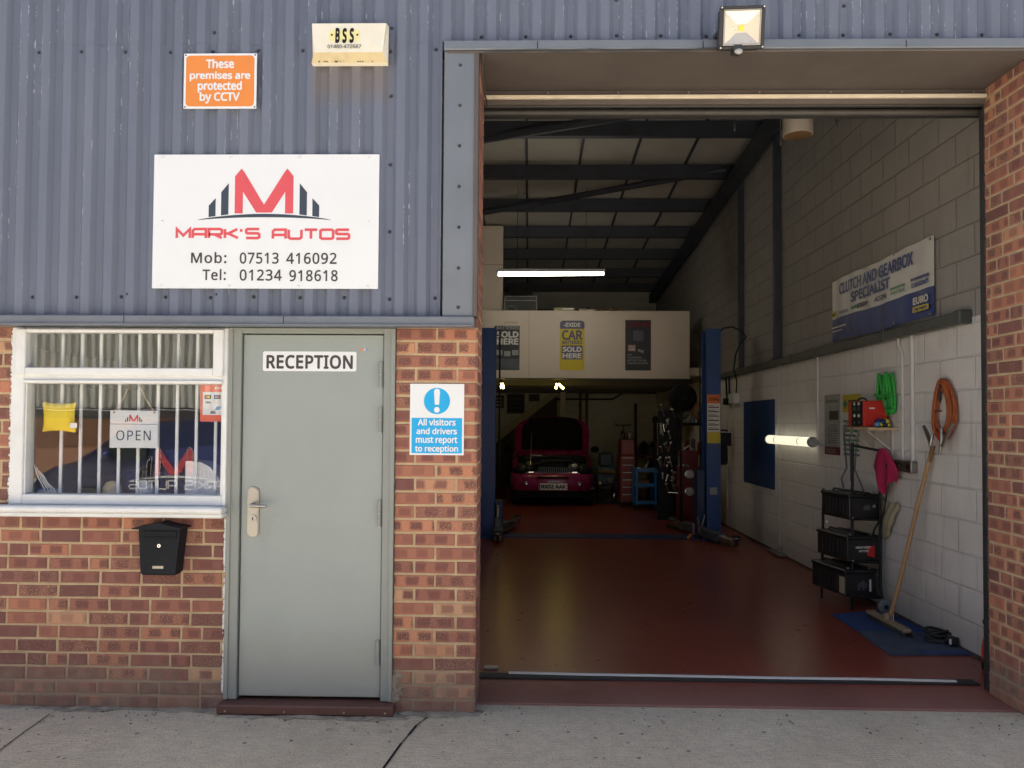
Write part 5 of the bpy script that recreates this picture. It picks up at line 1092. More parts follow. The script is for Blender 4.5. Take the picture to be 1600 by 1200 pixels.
# yellow lamps under the mezzanine
for x, lb in ((-.50, 'yellow glowing bulb lamp under the gallery edge beside the left lift post'), (.50, 'yellow glowing bulb lamp under the gallery, centred above the pink car')):
    t = thing('bulb_lamp', lb, 'lamp', (x, 9.5, 2.26), 'yellow lamps under the gallery'); q = MB(); q.cyl((x, 9.5, 2.345), (x, 9.5, 2.285), .03, 'black_plastic', 12); q.build('holder', t)
    q = MB()
    for s_ in (-1, 1): q.tube([(x + s_ * .012, 9.5, 2.28), (x + s_ * .035 + (.07 if 0 < x and s_ > 0 else 0), 9.5, 2.19)], .018, 'cfl_light', 8)
    q.build('bulb', t)
# dark boards on the back wall
for x0, x1, z0, z1, lb in ((-1.05, -.62, 1.93, 2.24, 'dark board with rows of pale lettering on back wall beside left lift post'), (-.55, -.12, 1.80, 2.28, 'tallest dark tool board on the back wall over the stair line'), (-.02, .24, 2.10, 2.27, 'smallest grey green board on the back wall, furthest right over stair')):
    q = MB(); q.box(x0, x1, 14.37, 14.398, z0, z1, 'board_dark', .003)
    if x0 < -1:
        for k in range(3): q.box(x0 + .05, x1 - .05, 14.365, 14.369, z0 + .06 + k * .08, z0 + .085 + k * .08, 'label_white')
    elif x0 < -.3:
        for k in range(4): q.box(x0 + .03, x1 - .03, 14.35, 14.369, z0 + .05 + k * .11, z0 + .10 + k * .11, 'machine_black', .004)
    tag(q.build('wall_board', origin=(x0, 14.38, z0)), lb, 'board', 'boards on the back wall')

# ------------------------------------------------------------------ two post lift
LF = thing('vehicle_lift', 'blue two post vehicle lift with floor plate between its columns', 'lift', (1.0, 6.4, .012))
def post(xa, xb, sg):
    q = MB(); q.box(xa, xb, 6.30, 6.34, .03, 2.88, 'lift_blue', .004); q.box(xa, xa + .03, 6.34, 6.60, .03, 2.88, 'lift_blue', .003) if sg > 0 else q.box(xb - .03, xb, 6.34, 6.60, .03, 2.88, 'lift_blue', .003)
    q.box(xa, xb, 6.57, 6.60, .03, 2.879, 'lift_blue', .003); p = q.build('column', LF)
    q = MB(); q.box(xa - .08, xb + .08, 6.18, 6.72, .0125, .03, 'lift_blue', .004)
    for x in (xa - .05, xb + .05):
        for y in (6.22, 6.68): q.cyl((x, y, .03), (x, y, .05), .014, 'old_steel', 8)
    for x in (xa + .02, xb - .02): q.prism([(x, 6.30, .03), (x, 6.22, .03), (x, 6.30, .28)], (.012, 0, 0), 'lift_blue')
    q.build('base_plate', LF); return p
pR = post(2.405, 2.60, -1); pL = post(-.665, -.47, 1)
q = MB(); q.box(2.415, 2.592, 6.2965, 6.2995, 1.86, 1.98, 'label_orange'); q.box(2.415, 2.592, 6.2965, 6.2995, 1.47, 1.8595, 'label_white'); q.box(2.415, 2.592, 6.2965, 6.2995, 1.32, 1.4695, 'exide_yellow')
text(q, '3200kg', (2.503, 6.296, 1.90), FX, FU, w=.14, h=.045, mat='black_ink', bold=.02)
for k in range(6): q.box(2.43, 2.575, 6.2955, 6.2964, 1.50 + k * .06, 1.515 + k * .06, 'maroon' if k % 2 else 'dark_ink'); q.box(2.43, 2.54 - .02 * (k % 3), 6.2955, 6.2964, 1.525 + k * .06, 1.532 + k * .06, 'dark_ink')
q.box(2.45, 2.55, 6.2965, 6.2995, .62, .72, 'poster_grey'); q.build('label_sticker', pR)
for xa, xb, sg in ((2.29, 2.40, 1), (-.465, -.36, -1)):
    q = MB(); q.box(xa, xb, 6.36, 6.56, .08, .95 if sg > 0 else .5, 'dark_blue', .006); q.tube([(xa + .05, 6.40, .9), (xa + .05, 6.40, 2.86)], .012, 'machine_black', 6); q.build('carriage', LF)
def arm(p0, p1, pad):
    q = MB(); d = (Vector(p1) - Vector(p0)); q.xf = Matrix.Translation(p0) @ Matrix.Rotation(math.atan2(d.y, d.x), 4, 'Z') @ Matrix.Rotation(-math.asin(d.z / d.length), 4, 'Y'); L = d.length
    q.box(0, L * .6, -.06, .06, -.055, .055, 'machine_grey', .006); q.box(L * .55, L, -.042, .042, -.04, .04, 'old_steel', .005); q.build('arm', LF)
    q = MB(); x, y, z = p1; q.lathe([(.03, -.03), (.03, .05), (.065, .055), (.065, .075)], (x, y, z), 'old_steel', 14); q.lathe([(.06, .0755), (.06, .095)], (x, y, z), 'black_rubber', 14); q.build('lift_pad', LF)
arm((2.34, 6.35, .13), (2.62, 5.62, .07), 1); arm((2.34, 6.5, .13), (2.15, 7.35, .10), 1); arm((-.41, 6.35, .13), (-.40, 5.72, .09), 1); arm((-.41, 6.5, .13), (-.18, 7.3, .10), 1)
q = MB(); q.tube([(2.30, 6.25, .12), (2.26, 6.2, .33)], .014, 'old_steel', 8); q.tube([(2.22, 6.22, .10), (2.2, 6.2, .26)], .02, 'chrome', 8); q.tube([(2.12, 6.15, .05), (2.17, 6.15, .11)], .018, 'label_orange', 8); q.tube([(2.33, 6.22, .2), (2.36, 6.2, .36)], .012, 'chrome', 8); q.tube([(-.42, 6.2, .30), (-.42, 6.2, .46)], .022, 'old_steel', 8); q.box(-.46, -.37, 6.16, 6.26, .11, .30, 'machine_grey', .006); q.build('locking_pin', LF)
q = MB(); q.box(-.38, 2.30, 6.32, 6.66, .0125, .028, 'dark_blue', .004); q.build('floor_plate', LF)
q = MB(); q.box(2.605, 2.76, 6.36, 6.52, 1.28, 1.46, 'machine_black', .01); q.box(2.605, 2.72, 6.38, 6.50, 1.02, 1.279, 'machine_black', .02); q.box(2.761, 2.772, 6.38, 6.5, 1.33, 1.45, 'label_white', .002); q.tube([(2.60, 6.4, 1.5), (2.72, 6.4, 1.49)], .012, 'machine_black', 6); q.tube([(2.61, 6.45, 1.1), (2.64, 6.5, .5), (2.62, 6.5, .1)], .01, 'machine_black', 6); q.build('power_unit', LF)
q = MB(); P = [(2.60, 6.5, 2.83), (2.68, 6.5, 2.91), (2.80, 6.5, 2.93), (2.93, 6.5, 2.88), (3.0, 6.5, 2.79), (2.93, 6.55, 2.70), (2.88, 6.6, 2.55), (2.88, 6.7, 2.36), (2.99, 6.95, 2.2), (3.02, 7.1, 2.03)]
q.tube(P, .011, 'machine_black', 6); tag(q.build('cable', origin=(2.6, 6.5, 2.83)), 'black cable arching from the top of the right lift column to the wall box', 'cable')
t = thing('switch_box', 'pale grey switch box with black lever on wall behind right lift column', 'switch', (3.03, 7.15, 1.9)); q = MB(); q.box(2.96, 3.045, 7.0, 7.3, 1.88, 2.03, 'plastic_white', .008); q.build('box', t)
q = MB(); q.box(2.95, 3.045, 7.42, 7.6, 1.87, 1.97, 'machine_black', .006); q.tube([(2.99, 7.50, 1.97), (2.98, 7.52, 2.28), (3.0, 7.42, 2.30), (3.0, 7.4, 2.0)], .014, 'machine_black', 6); q.tube([(3.0, 7.5, 1.88), (3.0, 7.55, 1.0), (3.0, 7.5, .3)], .010, 'conduit_white', 6); q.build('lever', t)

# ------------------------------------------------------------------ pink car under the gallery
CR = thing('parked_car', 'small pink hatchback with its bonnet up under the gallery', 'car', (.44, 11.9, .012))
cx = .445
def sec(y, hw, zlo, zs, zt, tw):    # half section: sill, shoulder, top
    return [(hw * .90, y, zlo), (hw, y, zlo + .10), (hw * 1.0, y, (zlo + zs) / 2), (hw * .97, y, zs), (tw, y, zt), (tw * .5, y, zt + .02)]
secs = [sec(11.05, .78, .22, .86, .93, .66), sec(11.35, .80, .22, .90, 1.04, .66), sec(11.75, .81, .22, .92, 1.32, .55), sec(12.2, .81, .22, .92, 1.40, .53), sec(12.9, .81, .22, .92, 1.39, .52), sec(13.4, .78, .24, .92, 1.28, .50), sec(13.62, .72, .30, .88, .98, .48)]
q = MB(); rings = []
for s_ in secs: rings.append([q.av((cx + x, y, z)) for x, y, z in s_] + [q.av((cx - x, y, z)) for x, y, z in reversed(s_)])
for A, Bq in zip(rings, rings[1:]):
    for i in range(len(A)):
        j2 = (i + 1) % len(A); q.face([A[i], A[j2], Bq[j2], Bq[i]], 'car_pink', True)
q.face(rings[0], 'car_dark'); q.face(rings[-1][::-1], 'car_pink')
for sx in (-1, 1):      # front wings, sides coloured near black to paint in their shadow
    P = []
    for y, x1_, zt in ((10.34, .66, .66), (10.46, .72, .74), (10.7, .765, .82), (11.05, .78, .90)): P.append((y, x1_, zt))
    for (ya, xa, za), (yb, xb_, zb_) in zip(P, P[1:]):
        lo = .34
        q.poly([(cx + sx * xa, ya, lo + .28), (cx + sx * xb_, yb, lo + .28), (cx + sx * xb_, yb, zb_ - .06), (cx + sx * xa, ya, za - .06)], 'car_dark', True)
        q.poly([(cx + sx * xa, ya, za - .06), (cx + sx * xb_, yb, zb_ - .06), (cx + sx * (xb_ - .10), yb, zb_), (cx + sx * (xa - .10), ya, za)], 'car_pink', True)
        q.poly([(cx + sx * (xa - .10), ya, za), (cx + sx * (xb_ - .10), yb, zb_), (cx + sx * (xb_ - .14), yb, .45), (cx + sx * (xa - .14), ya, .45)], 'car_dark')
q.build('body', CR)
# bumper
q = MB(); fr_ = [(-.80, 10.66), (-.765, 10.42), (-.66, 10.28), (-.45, 10.21), (0, 10.18), (.45, 10.21), (.66, 10.28), (.765, 10.42), (.80, 10.66)]
lv = [(.31, .02), (.38, -.012), (.46, -.02), (.54, -.008), (.61, .02), (.63, .06)]
I = [[q.av((cx + x * (1 - d * .25), y + d, z)) for z, d in lv] for x, y in fr_]
for a in range(len(I) - 1):
    for b in range(len(lv) - 1): q.face([I[a][b], I[a + 1][b], I[a + 1][b + 1], I[a][b + 1]], 'car_pink', True)
for x0, x1 in ((-.30, .30),): q.box(cx + x0, cx + x1, 10.155, 10.24, .548, .575, 'car_dark', .01)
q.build('bumper', CR)
q = MB(); fr2 = [(x * .99, y + .03) for x, y in fr_]
for (xa, ya), (xb_, yb) in zip(fr2, fr2[1:]): q.prism([(cx + xa, ya, .19), (cx + xb_, yb, .19), (cx + xb_, yb, .325), (cx + xa, ya, .325)], (0, .1, 0), 'car_dark')
q.build('valance', CR)
q = MB(); q.box(cx - .265, cx + .265, 10.135, 10.143, .335, .455, 'sign_white', .002); q.box(cx - .261, cx - .235, 10.1335, 10.1349, .338, .452, 'exide_blue'); text(q, 'RX02 AAK', (cx + .012, 10.1345, .362), FX, FU, w=.46, h=.07, mat='black_ink', bold=.035)
q.box(cx - .10, cx + .10, 10.142, 10.155, .47, .492, 'poster_grey', .003); q.build('number_plate', CR)
for sx in (-1, 1):
    q = MB(); q.xf = Matrix.Translation((cx + sx * .585, 10.36, .715)) @ Matrix.Rotation(R(sx * 32), 4, 'Z') @ Matrix.Rotation(R(-25), 4, 'X'); q.blob((0, 0, 0), (.155, .07, .115), 'machine_black', 18, 12); q.blob((0, -.035, 0), (.115, .05, .085), 'flood_black', 16, 10); q.build('headlight', CR)
    q = MB(); q.xf = Matrix.Translation((cx + sx * .50, 10.20, .45)); q.lathe([(.0, -.004), (.035, -.012), (.045, .0)], (0, 0, 0), 'chrome', 14, 1); q.build('fog_lamp', CR)
    q = MB(); q.blob((cx + sx * .885, 11.42, 1.05), (.085, .055, .062), 'car_dark', 14, 10); q.build('mirror', CR)
    for y in (10.75, 13.05):
        q = MB(); q.lathe([(.17, -.08), (.27, -.085), (.285, -.06), (.285, .06), (.27, .085), (.17, .08)], (cx + sx * .70, y, .297), 'tyre', 26, 0); w_ = q.build('wheel', CR); q = MB(); q.lathe([(.02, -.06), (.165, -.07), (.168, .07), (.02, .06)], (cx + sx * .70, y, .297), 'old_steel', 20, 0); q.build('rim', w_)
# raised bonnet
q = MB(); HB = [(0, 11.08, 1.00), (.25, 11.0, 1.14), (.55, 10.87, 1.35), (.82, 10.74, 1.55), (.95, 10.68, 1.635), (1, 10.67, 1.66)]
def bon(u, v, off=0.0):
    t_ = v * (len(HB) - 1); i = min(len(HB) - 2, int(t_)); f_ = t_ - i; y = HB[i][1] + (HB[i + 1][1] - HB[i][1]) * f_; z = HB[i][2] + (HB[i + 1][2] - HB[i][2]) * f_; s_ = HB[i][0] + (HB[i + 1][0] - HB[i][0]) * f_
    hw = .735 * (1 - .02 * s_) * (1 if s_ < .62 else math.sqrt(max(0.02, 1 - ((s_ - .62) / .40) ** 2 * .62)))
    a = u * 2 - 1; return (cx + a * hw, y + .07 * (1 - a * a) + off, z + .05 * (1 - a * a) * (s_ > .3) * s_)
q.grid(lambda u, v: bon(u, v, .02), 20, 20, 'car_pink'); bn = q.build('bonnet', CR)
q = MB(); q.grid(lambda u, v: bon(.03 + .94 * u, .03 + .93 * v, -.004), 20, 20, 'car_pink'); q.grid(lambda u, v: bon(.09 + .82 * u, .07 + .88 * v, -.02), 20, 16, 'car_dark'); q.build('bonnet_lining', bn)
q = MB(); q.tube([(cx - .42, 10.42, .78), (cx - .40, 10.78, 1.40)], .008, 'chrome', 6); q.build('bonnet_stay', bn)
# engine bay
q = MB(); q.box(cx - .62, cx + .62, 10.40, 11.04, .45, .62, 'car_dark'); q.box(cx - .30, cx + .25, 10.55, 10.85, .62, .82, 'machine_black', .03); q.box(cx - .22, cx + .2, 10.60, 10.80, .82, .86, 'machine_grey', .015); q.box(cx + .30, cx + .54, 10.62, 10.86, .62, .80, 'black_plastic', .01); q.blob((cx - .45, 10.75, .74), (.10, .10, .10), 'machine_grey', 12, 8); q.blob((cx + .42, 10.55, .76), (.06, .06, .05), 'label_white', 10, 7)
q.tube([(cx - .45, 10.55, .75), (cx - .1, 10.5, .86), (cx + .3, 10.6, .85), (cx + .5, 10.7, .78)], .025, 'black_rubber', 8); q.tube([(cx - .5, 10.95, .88), (cx, 10.98, .93), (cx + .5, 10.95, .88)], .02, 'black_plastic', 8); q.box(cx - .55, cx + .55, 10.98, 11.05, .80, .95, 'machine_black', .01); q.box(cx - .40, cx - .2, 10.97, 10.979, .935, .945, 'old_steel'); q.build('engine', CR)
q = MB(); q.box(cx - .60, cx + .60, 10.30, 10.38, .60, .66, 'car_pink', .01); q.box(cx - .28, cx + .28, 10.285, 10.31, .645, .745, 'machine_grey', .006)
for k in range(14): q.box(cx - .265 + k * .038, cx - .245 + k * .038, 10.280, 10.286, .655, .735, 'machine_black')
for sx in (-1, 1): q.box(cx + sx * .36, cx + sx * .46, 10.27, 10.31, .64, .665, 'chrome', .004)
q.build('radiator', CR)

# ------------------------------------------------------------------ equipment at the back
t = thing('service_trolley', 'bright blue three shelf service trolley with open frame', 'trolley', (2.12, 10.0, .012))
for x in (1.95, 2.29):
    for y in (9.8, 10.2): q = MB(); q.box(x - .022, x + .022, y - .02, y + .02, .10, .77, 'trolley_blue', .004); q.build('leg', t); q = MB(); q.lathe([(.01, -.015), (.042, -.015), (.042, .015), (.01, .015)], (x, y, .055), 'black_rubber', 12, 1); q.build('castor', t)
for z in (.12, .43, .70): q = MB(); q.box(1.93, 2.31, 9.78, 10.22, z, z + .012, 'trolley_blue', .003); q.box(1.93, 2.31, 9.775, 9.79, z, z + .065, 'trolley_blue', .003); q.build('shelf', t)
q = MB(); q.box(1.96, 2.04, 9.83, 9.95, .713, .775, 'label_white', .01); q.tube([(2.05, 9.9, .75), (2.28, 9.86, .76)], .018, 'chrome', 8); q.tube([(2.10, 9.95, .73), (2.2, 10.0, .88)], .012, 'old_steel', 6); q.box(2.15, 2.29, 9.82, 9.88, .715, .74, 'chrome', .004); tag(q.build('hand_tools', origin=(2.1, 9.9, .71)), 'loose steel hand tools on the top of the blue trolley', 'tools')
q = MB(); q.box(2.0, 2.2, 9.9, 10.1, .445, .56, 'rust_wood', .02); tag(q.build('parts_box', origin=(2.1, 10, .445)), 'brown box of parts on the middle shelf of the blue trolley', 'box')
t = thing('tool_chest', 'tall red tool chest left of the blue trolley', 'tool chest', (1.9, 10.5, .012)); q = MB(); q.box(1.72, 2.0, 10.35, 10.95, .10, .98, 'tool_red', .008); q.build('body', t)
q = MB(); q.box(1.74, 1.99, 10.40, 10.90, .985, 1.28, 'tool_red', .01); q.build('top_box', t)
for k in range(6): q = MB(); q.box(1.735, 1.985, 10.338, 10.349, .14 + k * .138, .265 + k * .138, 'tool_red', .004); q.box(1.76, 1.96, 10.328, 10.339, .235 + k * .138, .25 + k * .138, 'old_steel', .002); q.build('drawer', t)
for x in (1.75, 1.97): q = MB(); q.lathe([(.01, -.015), (.045, -.015), (.045, .015), (.01, .015)], (x, 10.4, .057), 'black_rubber', 12, 1); q.build('castor', t)
# tyre changer: dark machine with tall column and arm
t = thing('tyre_changer', 'black tyre changing machine with tall column behind blue trolley', 'machine', (2.45, 10.3, .012))
q = MB(); q.box(2.30, 2.75, 10.1, 10.7, .012, .62, 'machine_black', .02); q.build('base', t); q = MB(); q.box(2.36, 2.62, 10.3, 10.5, .62, 1.72, 'machine_black', .012); q.build('column', t)
q = MB(); q.box(2.34, 2.40, 9.95, 10.5, 1.60, 1.70, 'machine_black', .01); q.tube([(2.37, 9.98, 1.72), (2.37, 9.98, 1.0)], .028, 'chrome', 8); q.tube([(2.68, 10.1, 1.55), (2.60, 10.0, 1.15), (2.52, 9.98, .98)], .022, 'old_steel', 8); q.build('arm', t)
q = MB(); q.lathe([(.05, 0), (.21, .01), (.21, .04), (.05, .05)], (2.45, 10.05, .66), 'old_steel', 20); q.build('turntable', t)
q = MB(); q.tube([(2.32, 10.05, .16), (2.30, 9.95, .14)], .03, 'old_steel', 8); q.box(2.40, 2.52, 10.08, 10.0995, .20, .26, 'chrome', .004); q.build('pedal', t)
t = thing('pedestal_fan', 'big round black fan on a stand beside the right lift column', 'fan', (2.29, 7.5, .012))
q = MB(); fc = (2.31, 7.42, 1.965)
for r_, dy in ((.205, 0), (.20, -.035), (.15, -.06), (.10, -.07), (.05, -.073), (.205, .035)): q.tube([(fc[0] + r_ * math.cos(2 * PI * i / 28), fc[1] + dy, fc[2] + r_ * math.sin(2 * PI * i / 28)) for i in range(28)], .006, 'machine_black', 5, closed=True)
for k in range(28): a = 2 * PI * k / 28; q.tube([(fc[0] + .05 * math.cos(a), fc[1] - .074, fc[2] + .05 * math.sin(a)), (fc[0] + .15 * math.cos(a), fc[1] - .061, fc[2] + .15 * math.sin(a)), (fc[0] + .205 * math.cos(a), fc[1], fc[2] + .205 * math.sin(a))], .003, 'machine_black', 4)
q.lathe([(.0, 0), (.21, 0), (.21, .02), (.0, .02)], (fc[0], fc[1] + .035, fc[2]), 'machine_black', 28, 1); q.build('guard', t)
q = MB()
for k in range(5):
    a = 2 * PI * k / 5; q.prism([(fc[0] + .03 * math.cos(a), fc[1] - .01, fc[2] + .03 * math.sin(a)), (fc[0] + .19 * math.cos(a - .35), fc[1] - .03, fc[2] + .19 * math.sin(a - .35)), (fc[0] + .19 * math.cos(a + .35), fc[1] + .01, fc[2] + .19 * math.sin(a + .35))], (0, .004, 0), 'machine_black')
q.cyl((fc[0], fc[1] - .06, fc[2]), (fc[0], fc[1] + .12, fc[2]), .045, 'machine_black', 14); q.build('blade', t)
q = MB(); q.cyl((2.31, 7.56, .03), (2.31, 7.56, 1.96), .022, 'machine_black', 10); q.lathe([(.22, 0), (.22, .02), (.05, .05)], (2.31, 7.56, .0125), 'machine_black', 22); q.build('stand', t)
# gauge trolley
t = thing('service_machine', 'narrow red air conditioning service machine with round gauges left of the right lift column', 'machine', (2.45, 7.9, .012))
q = MB(); q.box(2.34, 2.64, 7.75, 8.10, .10, .92, 'tool_red', .012); q.box(2.36, 2.62, 7.77, 8.05, .925, 1.16, 'tool_red', .012); q.build('cabinet', t)
for z, r_ in ((.80, .075), (.53, .075)):
    q = MB(); q.lathe([(r_ * .72, -.02), (r_, -.02), (r_, .0), (r_ * .7, .0)], (2.47, 7.745, z), 'chrome', 20, 1); q.lathe([(.0, -.008), (r_ * .75, -.008), (r_ * .75, .0)], (2.47, 7.745, z), 'label_white' if z > .6 else 'machine_grey', 20, 1); q.build('gauge', t)
q = MB(); q.tube([(2.30, 7.74, .93), (2.40, 7.70, .95), (2.46, 7.72, .92)], .015, 'chrome', 8); q.tube([(2.38, 7.74, 1.18), (2.46, 7.72, 1.24), (2.52, 7.74, 1.18)], .016, 'label_white', 8); q.tube([(2.15, 7.74, .52), (2.33, 7.72, .515)], .010, 'chrome', 8); q.build('tap', t)
for x in (2.37, 2.61): q = MB(); q.lathe([(.01, -.02), (.05, -.02), (.05, .02), (.01, .02)], (x, 7.83, .062), 'black_rubber', 14, 0); q.build('wheel', t)
# hanging tool panel
t = thing('pegboard', 'tall tool board hung with spanners and pliers beside red machine', 'tool board', (2.2, 8.5, .012)); q = MB(); q.box(2.12, 2.44, 8.5, 8.54, .03, 1.80, 'machine_black', .006); q.box(2.1, 2.46, 8.4, 8.7, .0125, .03, 'machine_black'); q.build('board', t); rr = random.Random(9)
for k in range(26):
    q = MB(); x = 2.15 + rr.random() * .25; z = .35 + rr.random() * 1.35; l = rr.uniform(.08, .2); a = rr.uniform(-.35, .35)
    q.tube([(x, 8.485, z), (x + l * math.sin(a), 8.48, z + l * math.cos(a))], rr.choice((.007, .010, .013)), rr.choice(('chrome', 'old_steel', 'tool_red', 'machine_grey', 'lead_orange', 'old_steel')), 6); q.lathe([(.012, -.006), (.02, -.006), (.02, .006), (.012, .006)], (x + l * math.sin(a), 8.48, z + l * math.cos(a)), 'chrome', 8, 1); q.build('hand_tool', t)
t = thing('engine_block', 'dark blue engine on a low stand beside the pink car', 'engine', (1.55, 11.2, .012)); q = MB(); q.box(1.34, 1.72, 11.0, 11.4, .35, .72, 'engine_blue', .03); q.box(1.38, 1.66, 11.02, 11.36, .72, 1.0, 'engine_blue', .04); q.build('block', t)
q = MB(); q.tube([(1.36, 10.98, .62), (1.5, 10.93, .64), (1.68, 10.98, .61)], .035, 'rust_wood', 8); q.build('manifold', t); q = MB(); q.blob((1.40, 10.98, .40), .07, 'old_steel', 12, 8); q.build('alternator', t); q = MB(); q.lathe([(.0, -.03), (.08, -.03), (.08, .0), (.02, .0)], (1.60, 10.99, .45), 'machine_grey', 18, 1); q.build('pulley', t); q = MB(); q.tube([(1.42, 11.1, 1.0), (1.42, 11.1, 1.2)], .012, 'old_steel', 6); q.build('dipstick', t)
q = MB(); q.box(1.36, 1.40, 11.0, 11.4, .012, .35, 'machine_black', .004); q.box(1.66, 1.70, 11.0, 11.4, .012, .35, 'machine_black', .004); q.box(1.34, 1.72, 10.9, 10.95, .012, .06, 'machine_black', .004); q.blob((1.66, 10.90, .16), (.04, .03, .06), 'chrome', 10, 7); q.build('stand', t)
t = thing('floor_crane', 'slim upright stand with T shaped top bar near the back wall', 'stand', (2.1, 12.2, .012)); q = MB(); q.cyl((2.0, 12.2, .03), (2.0, 12.2, 1.55), .016, 'machine_grey', 8); q.tube([(1.82, 12.2, 1.58), (1.86, 12.2, 1.54), (2.12, 12.2, 1.54), (2.16, 12.2, 1.57)], .016, 'machine_grey', 8); q.build('pole', t); q = MB(); q.box(1.8, 2.2, 12.0, 12.4, .0125, .03, 'machine_black', .004); q.build('base', t)
q = MB(); q.box(2.21, 2.26, 12.0, 12.05, .012, 2.0, 'machine_black', .004); q.box(2.1, 2.4, 11.95, 12.25, .0125, .03, 'machine_black'); tag(q.build('upright_bar', origin=(2.23, 12, .012)), 'tall plain dark bar standing right of the T topped stand', 'bar')
q = MB(); q.box(2.32, 2.58, 9.72, 9.86, .0125, .075, 'rust_wood', .006); tag(q.build('timber_block', origin=(2.45, 9.8, .012)), 'short timber block on floor right of blue trolley', 'block')
for k, (x, y, z) in enumerate(((2.72, 9.2, .0), (2.72, 9.2, .19), (2.72, 9.2, .38))):
    q = MB(); q.lathe([(.18, .0), (.29, .0), (.305, .03), (.305, .15), (.29, .18), (.18, .18)], (x, y, .0125 + z), 'tyre', 26); tag(q.build('spare_tyre', origin=(x, y, .0125 + z)), ('bottom tyre of the dark stack against the right wall behind the lift', 'middle tyre of the dark stack against the right wall behind the lift', 'topmost tyre of the dark stack against the right wall behind the lift')[k], 'tyre', 'tyres stacked behind the lift')
q = MB(); q.box(2.50, 2.95, 8.75, 8.95, 1.05, 1.10, 'machine_black', .004); q.box(2.50, 2.95, 8.75, 8.95, 1.55, 1.60, 'machine_black', .004); q.box(2.50, 2.53, 8.75, 8.95, .012, 1.95, 'machine_black', .004); q.box(2.92, 2.95, 8.75, 8.95, .012, 1.95, 'machine_black', .004)
sf = tag(q.build('shelf_unit', origin=(2.7, 8.85, .012)), 'dark open shelf unit with cans behind the right lift column', 'shelf')
for k in range(8):
    q = MB(); x = 2.56 + (k % 4) * .10; z = 1.10 if k < 4 else 1.60; m_ = ('label_white', 'tool_red', 'machine_grey', 'lead_orange', 'sticker_green', 'label_white', 'card_blue', 'machine_grey')[k]; q.lathe([(.0, 0), (.035, 0), (.035, .15 + .03 * (k % 3)), (.012, .18 + .03 * (k % 3))], (x, 8.82, z + .001), m_, 12)
    tag(q.build('spray_can', origin=(x, 8.82, z)), f"{('white', 'red', 'grey', 'orange', 'green', 'white', 'blue', 'grey')[k]} can on the {'lower' if k < 4 else 'upper'} board of the dark shelf unit", 'can', 'cans on the shelf unit')

rr = random.Random(21)
q = MB(); q.lathe([(.0, 0), (.27, 0), (.285, .02), (.285, .28), (.275, .29), (.285, .30), (.285, .56), (.275, .57), (.285, .58), (.285, .85), (.27, .87), (.0, .86)], (2.70, 11.3, .0125), 'engine_blue', 24); tag(q.build('oil_drum', origin=(2.7, 11.3, .012)), 'dark blue oil drum by the right wall under the gallery', 'drum')
for k, (x, z, r_, m_, lb) in enumerate(((2.55, 2.02, .13, 'machine_grey', 'grey coiled air hose hung high on the dark shelf unit, left one'), (2.82, 2.0, .11, 'lead_orange', 'orange coiled air hose hung high on the dark shelf unit, right one'))):
    q = MB()
    for n_ in range(4): q.tube([(x + (r_ - .008 * n_) * math.cos(2 * PI * i / 18), 8.70 - .014 * n_, z - .2 + (r_ - .005 * n_) * 1.25 * math.sin(2 * PI * i / 18)) for i in range(18)], .010, m_, 6, closed=True)
    tag(q.build('air_hose', origin=(x, 8.7, z - .2)), lb, 'hose', 'hoses on the shelf unit')
q = MB()
for k in range(9): x = 1.78 + (k % 5) * .045; q.lathe([(.0, 0), (.018, 0), (.018, .08 + .03 * (k % 3)), (.008, .10 + .03 * (k % 3))], (x, 10.55 + .1 * (k // 5), 1.281), ('old_steel', 'machine_black', 'tool_red', 'label_white')[k % 4], 10)
q.box(1.77, 2.0, 10.5, 10.72, 1.2805, 1.284, 'machine_black'); tag(q.build('socket_tray', origin=(1.88, 10.6, 1.281)), 'tray of steel sockets and bottles on top of the red tool chest', 'tray')
t = thing('workbench', 'long dark workbench with vice along the right wall under gallery', 'workbench', (2.75, 12.6, .012))
q = MB(); q.box(2.42, 3.03, 11.8, 14.2, .86, .92, 'rust_wood', .006); q.build('top', t)
for x, y in ((2.47, 11.85), (2.98, 11.85), (2.47, 14.15), (2.98, 14.15)): q = MB(); q.box(x - .03, x + .03, y - .03, y + .03, .012, .86, 'machine_grey', .004); q.build('leg', t)
q = MB(); q.box(2.50, 2.62, 11.95, 12.2, .921, 1.0, 'engine_blue', .02); q.box(2.49, 2.63, 11.9, 11.96, .99, 1.08, 'engine_blue', .01); q.box(2.49, 2.63, 12.1, 12.16, .99, 1.08, 'engine_blue', .01); q.tube([(2.56, 11.78, 1.02), (2.56, 12.1, 1.02)], .012, 'chrome', 8); q.build('vice', t)
for k in range(12):
    x = 2.5 + rr.random() * .45; y = 12.4 + rr.random() * 1.6; hh = rr.uniform(.1, .32); q = MB(); m_ = rr.choice(('machine_grey', 'tool_red', 'label_white', 'engine_blue', 'rust_wood', 'machine_black'))
    if k % 2: q.box(x - .06, x + .06, y - .07, y + .07, .921, .921 + hh, m_, .008); tag(q.build('parts_carton', origin=(x, y, .921)), 'small carton of parts among the clutter on the far workbench', 'box', 'cartons on the far workbench')
    else: q.lathe([(.0, 0), (.05, 0), (.05, hh * .8), (.02, hh)], (x, y, .9212), m_, 12); tag(q.build('fluid_bottle', origin=(x, y, .921)), 'fluid bottle among the clutter on the far workbench', 'bottle', 'bottles on the far workbench')

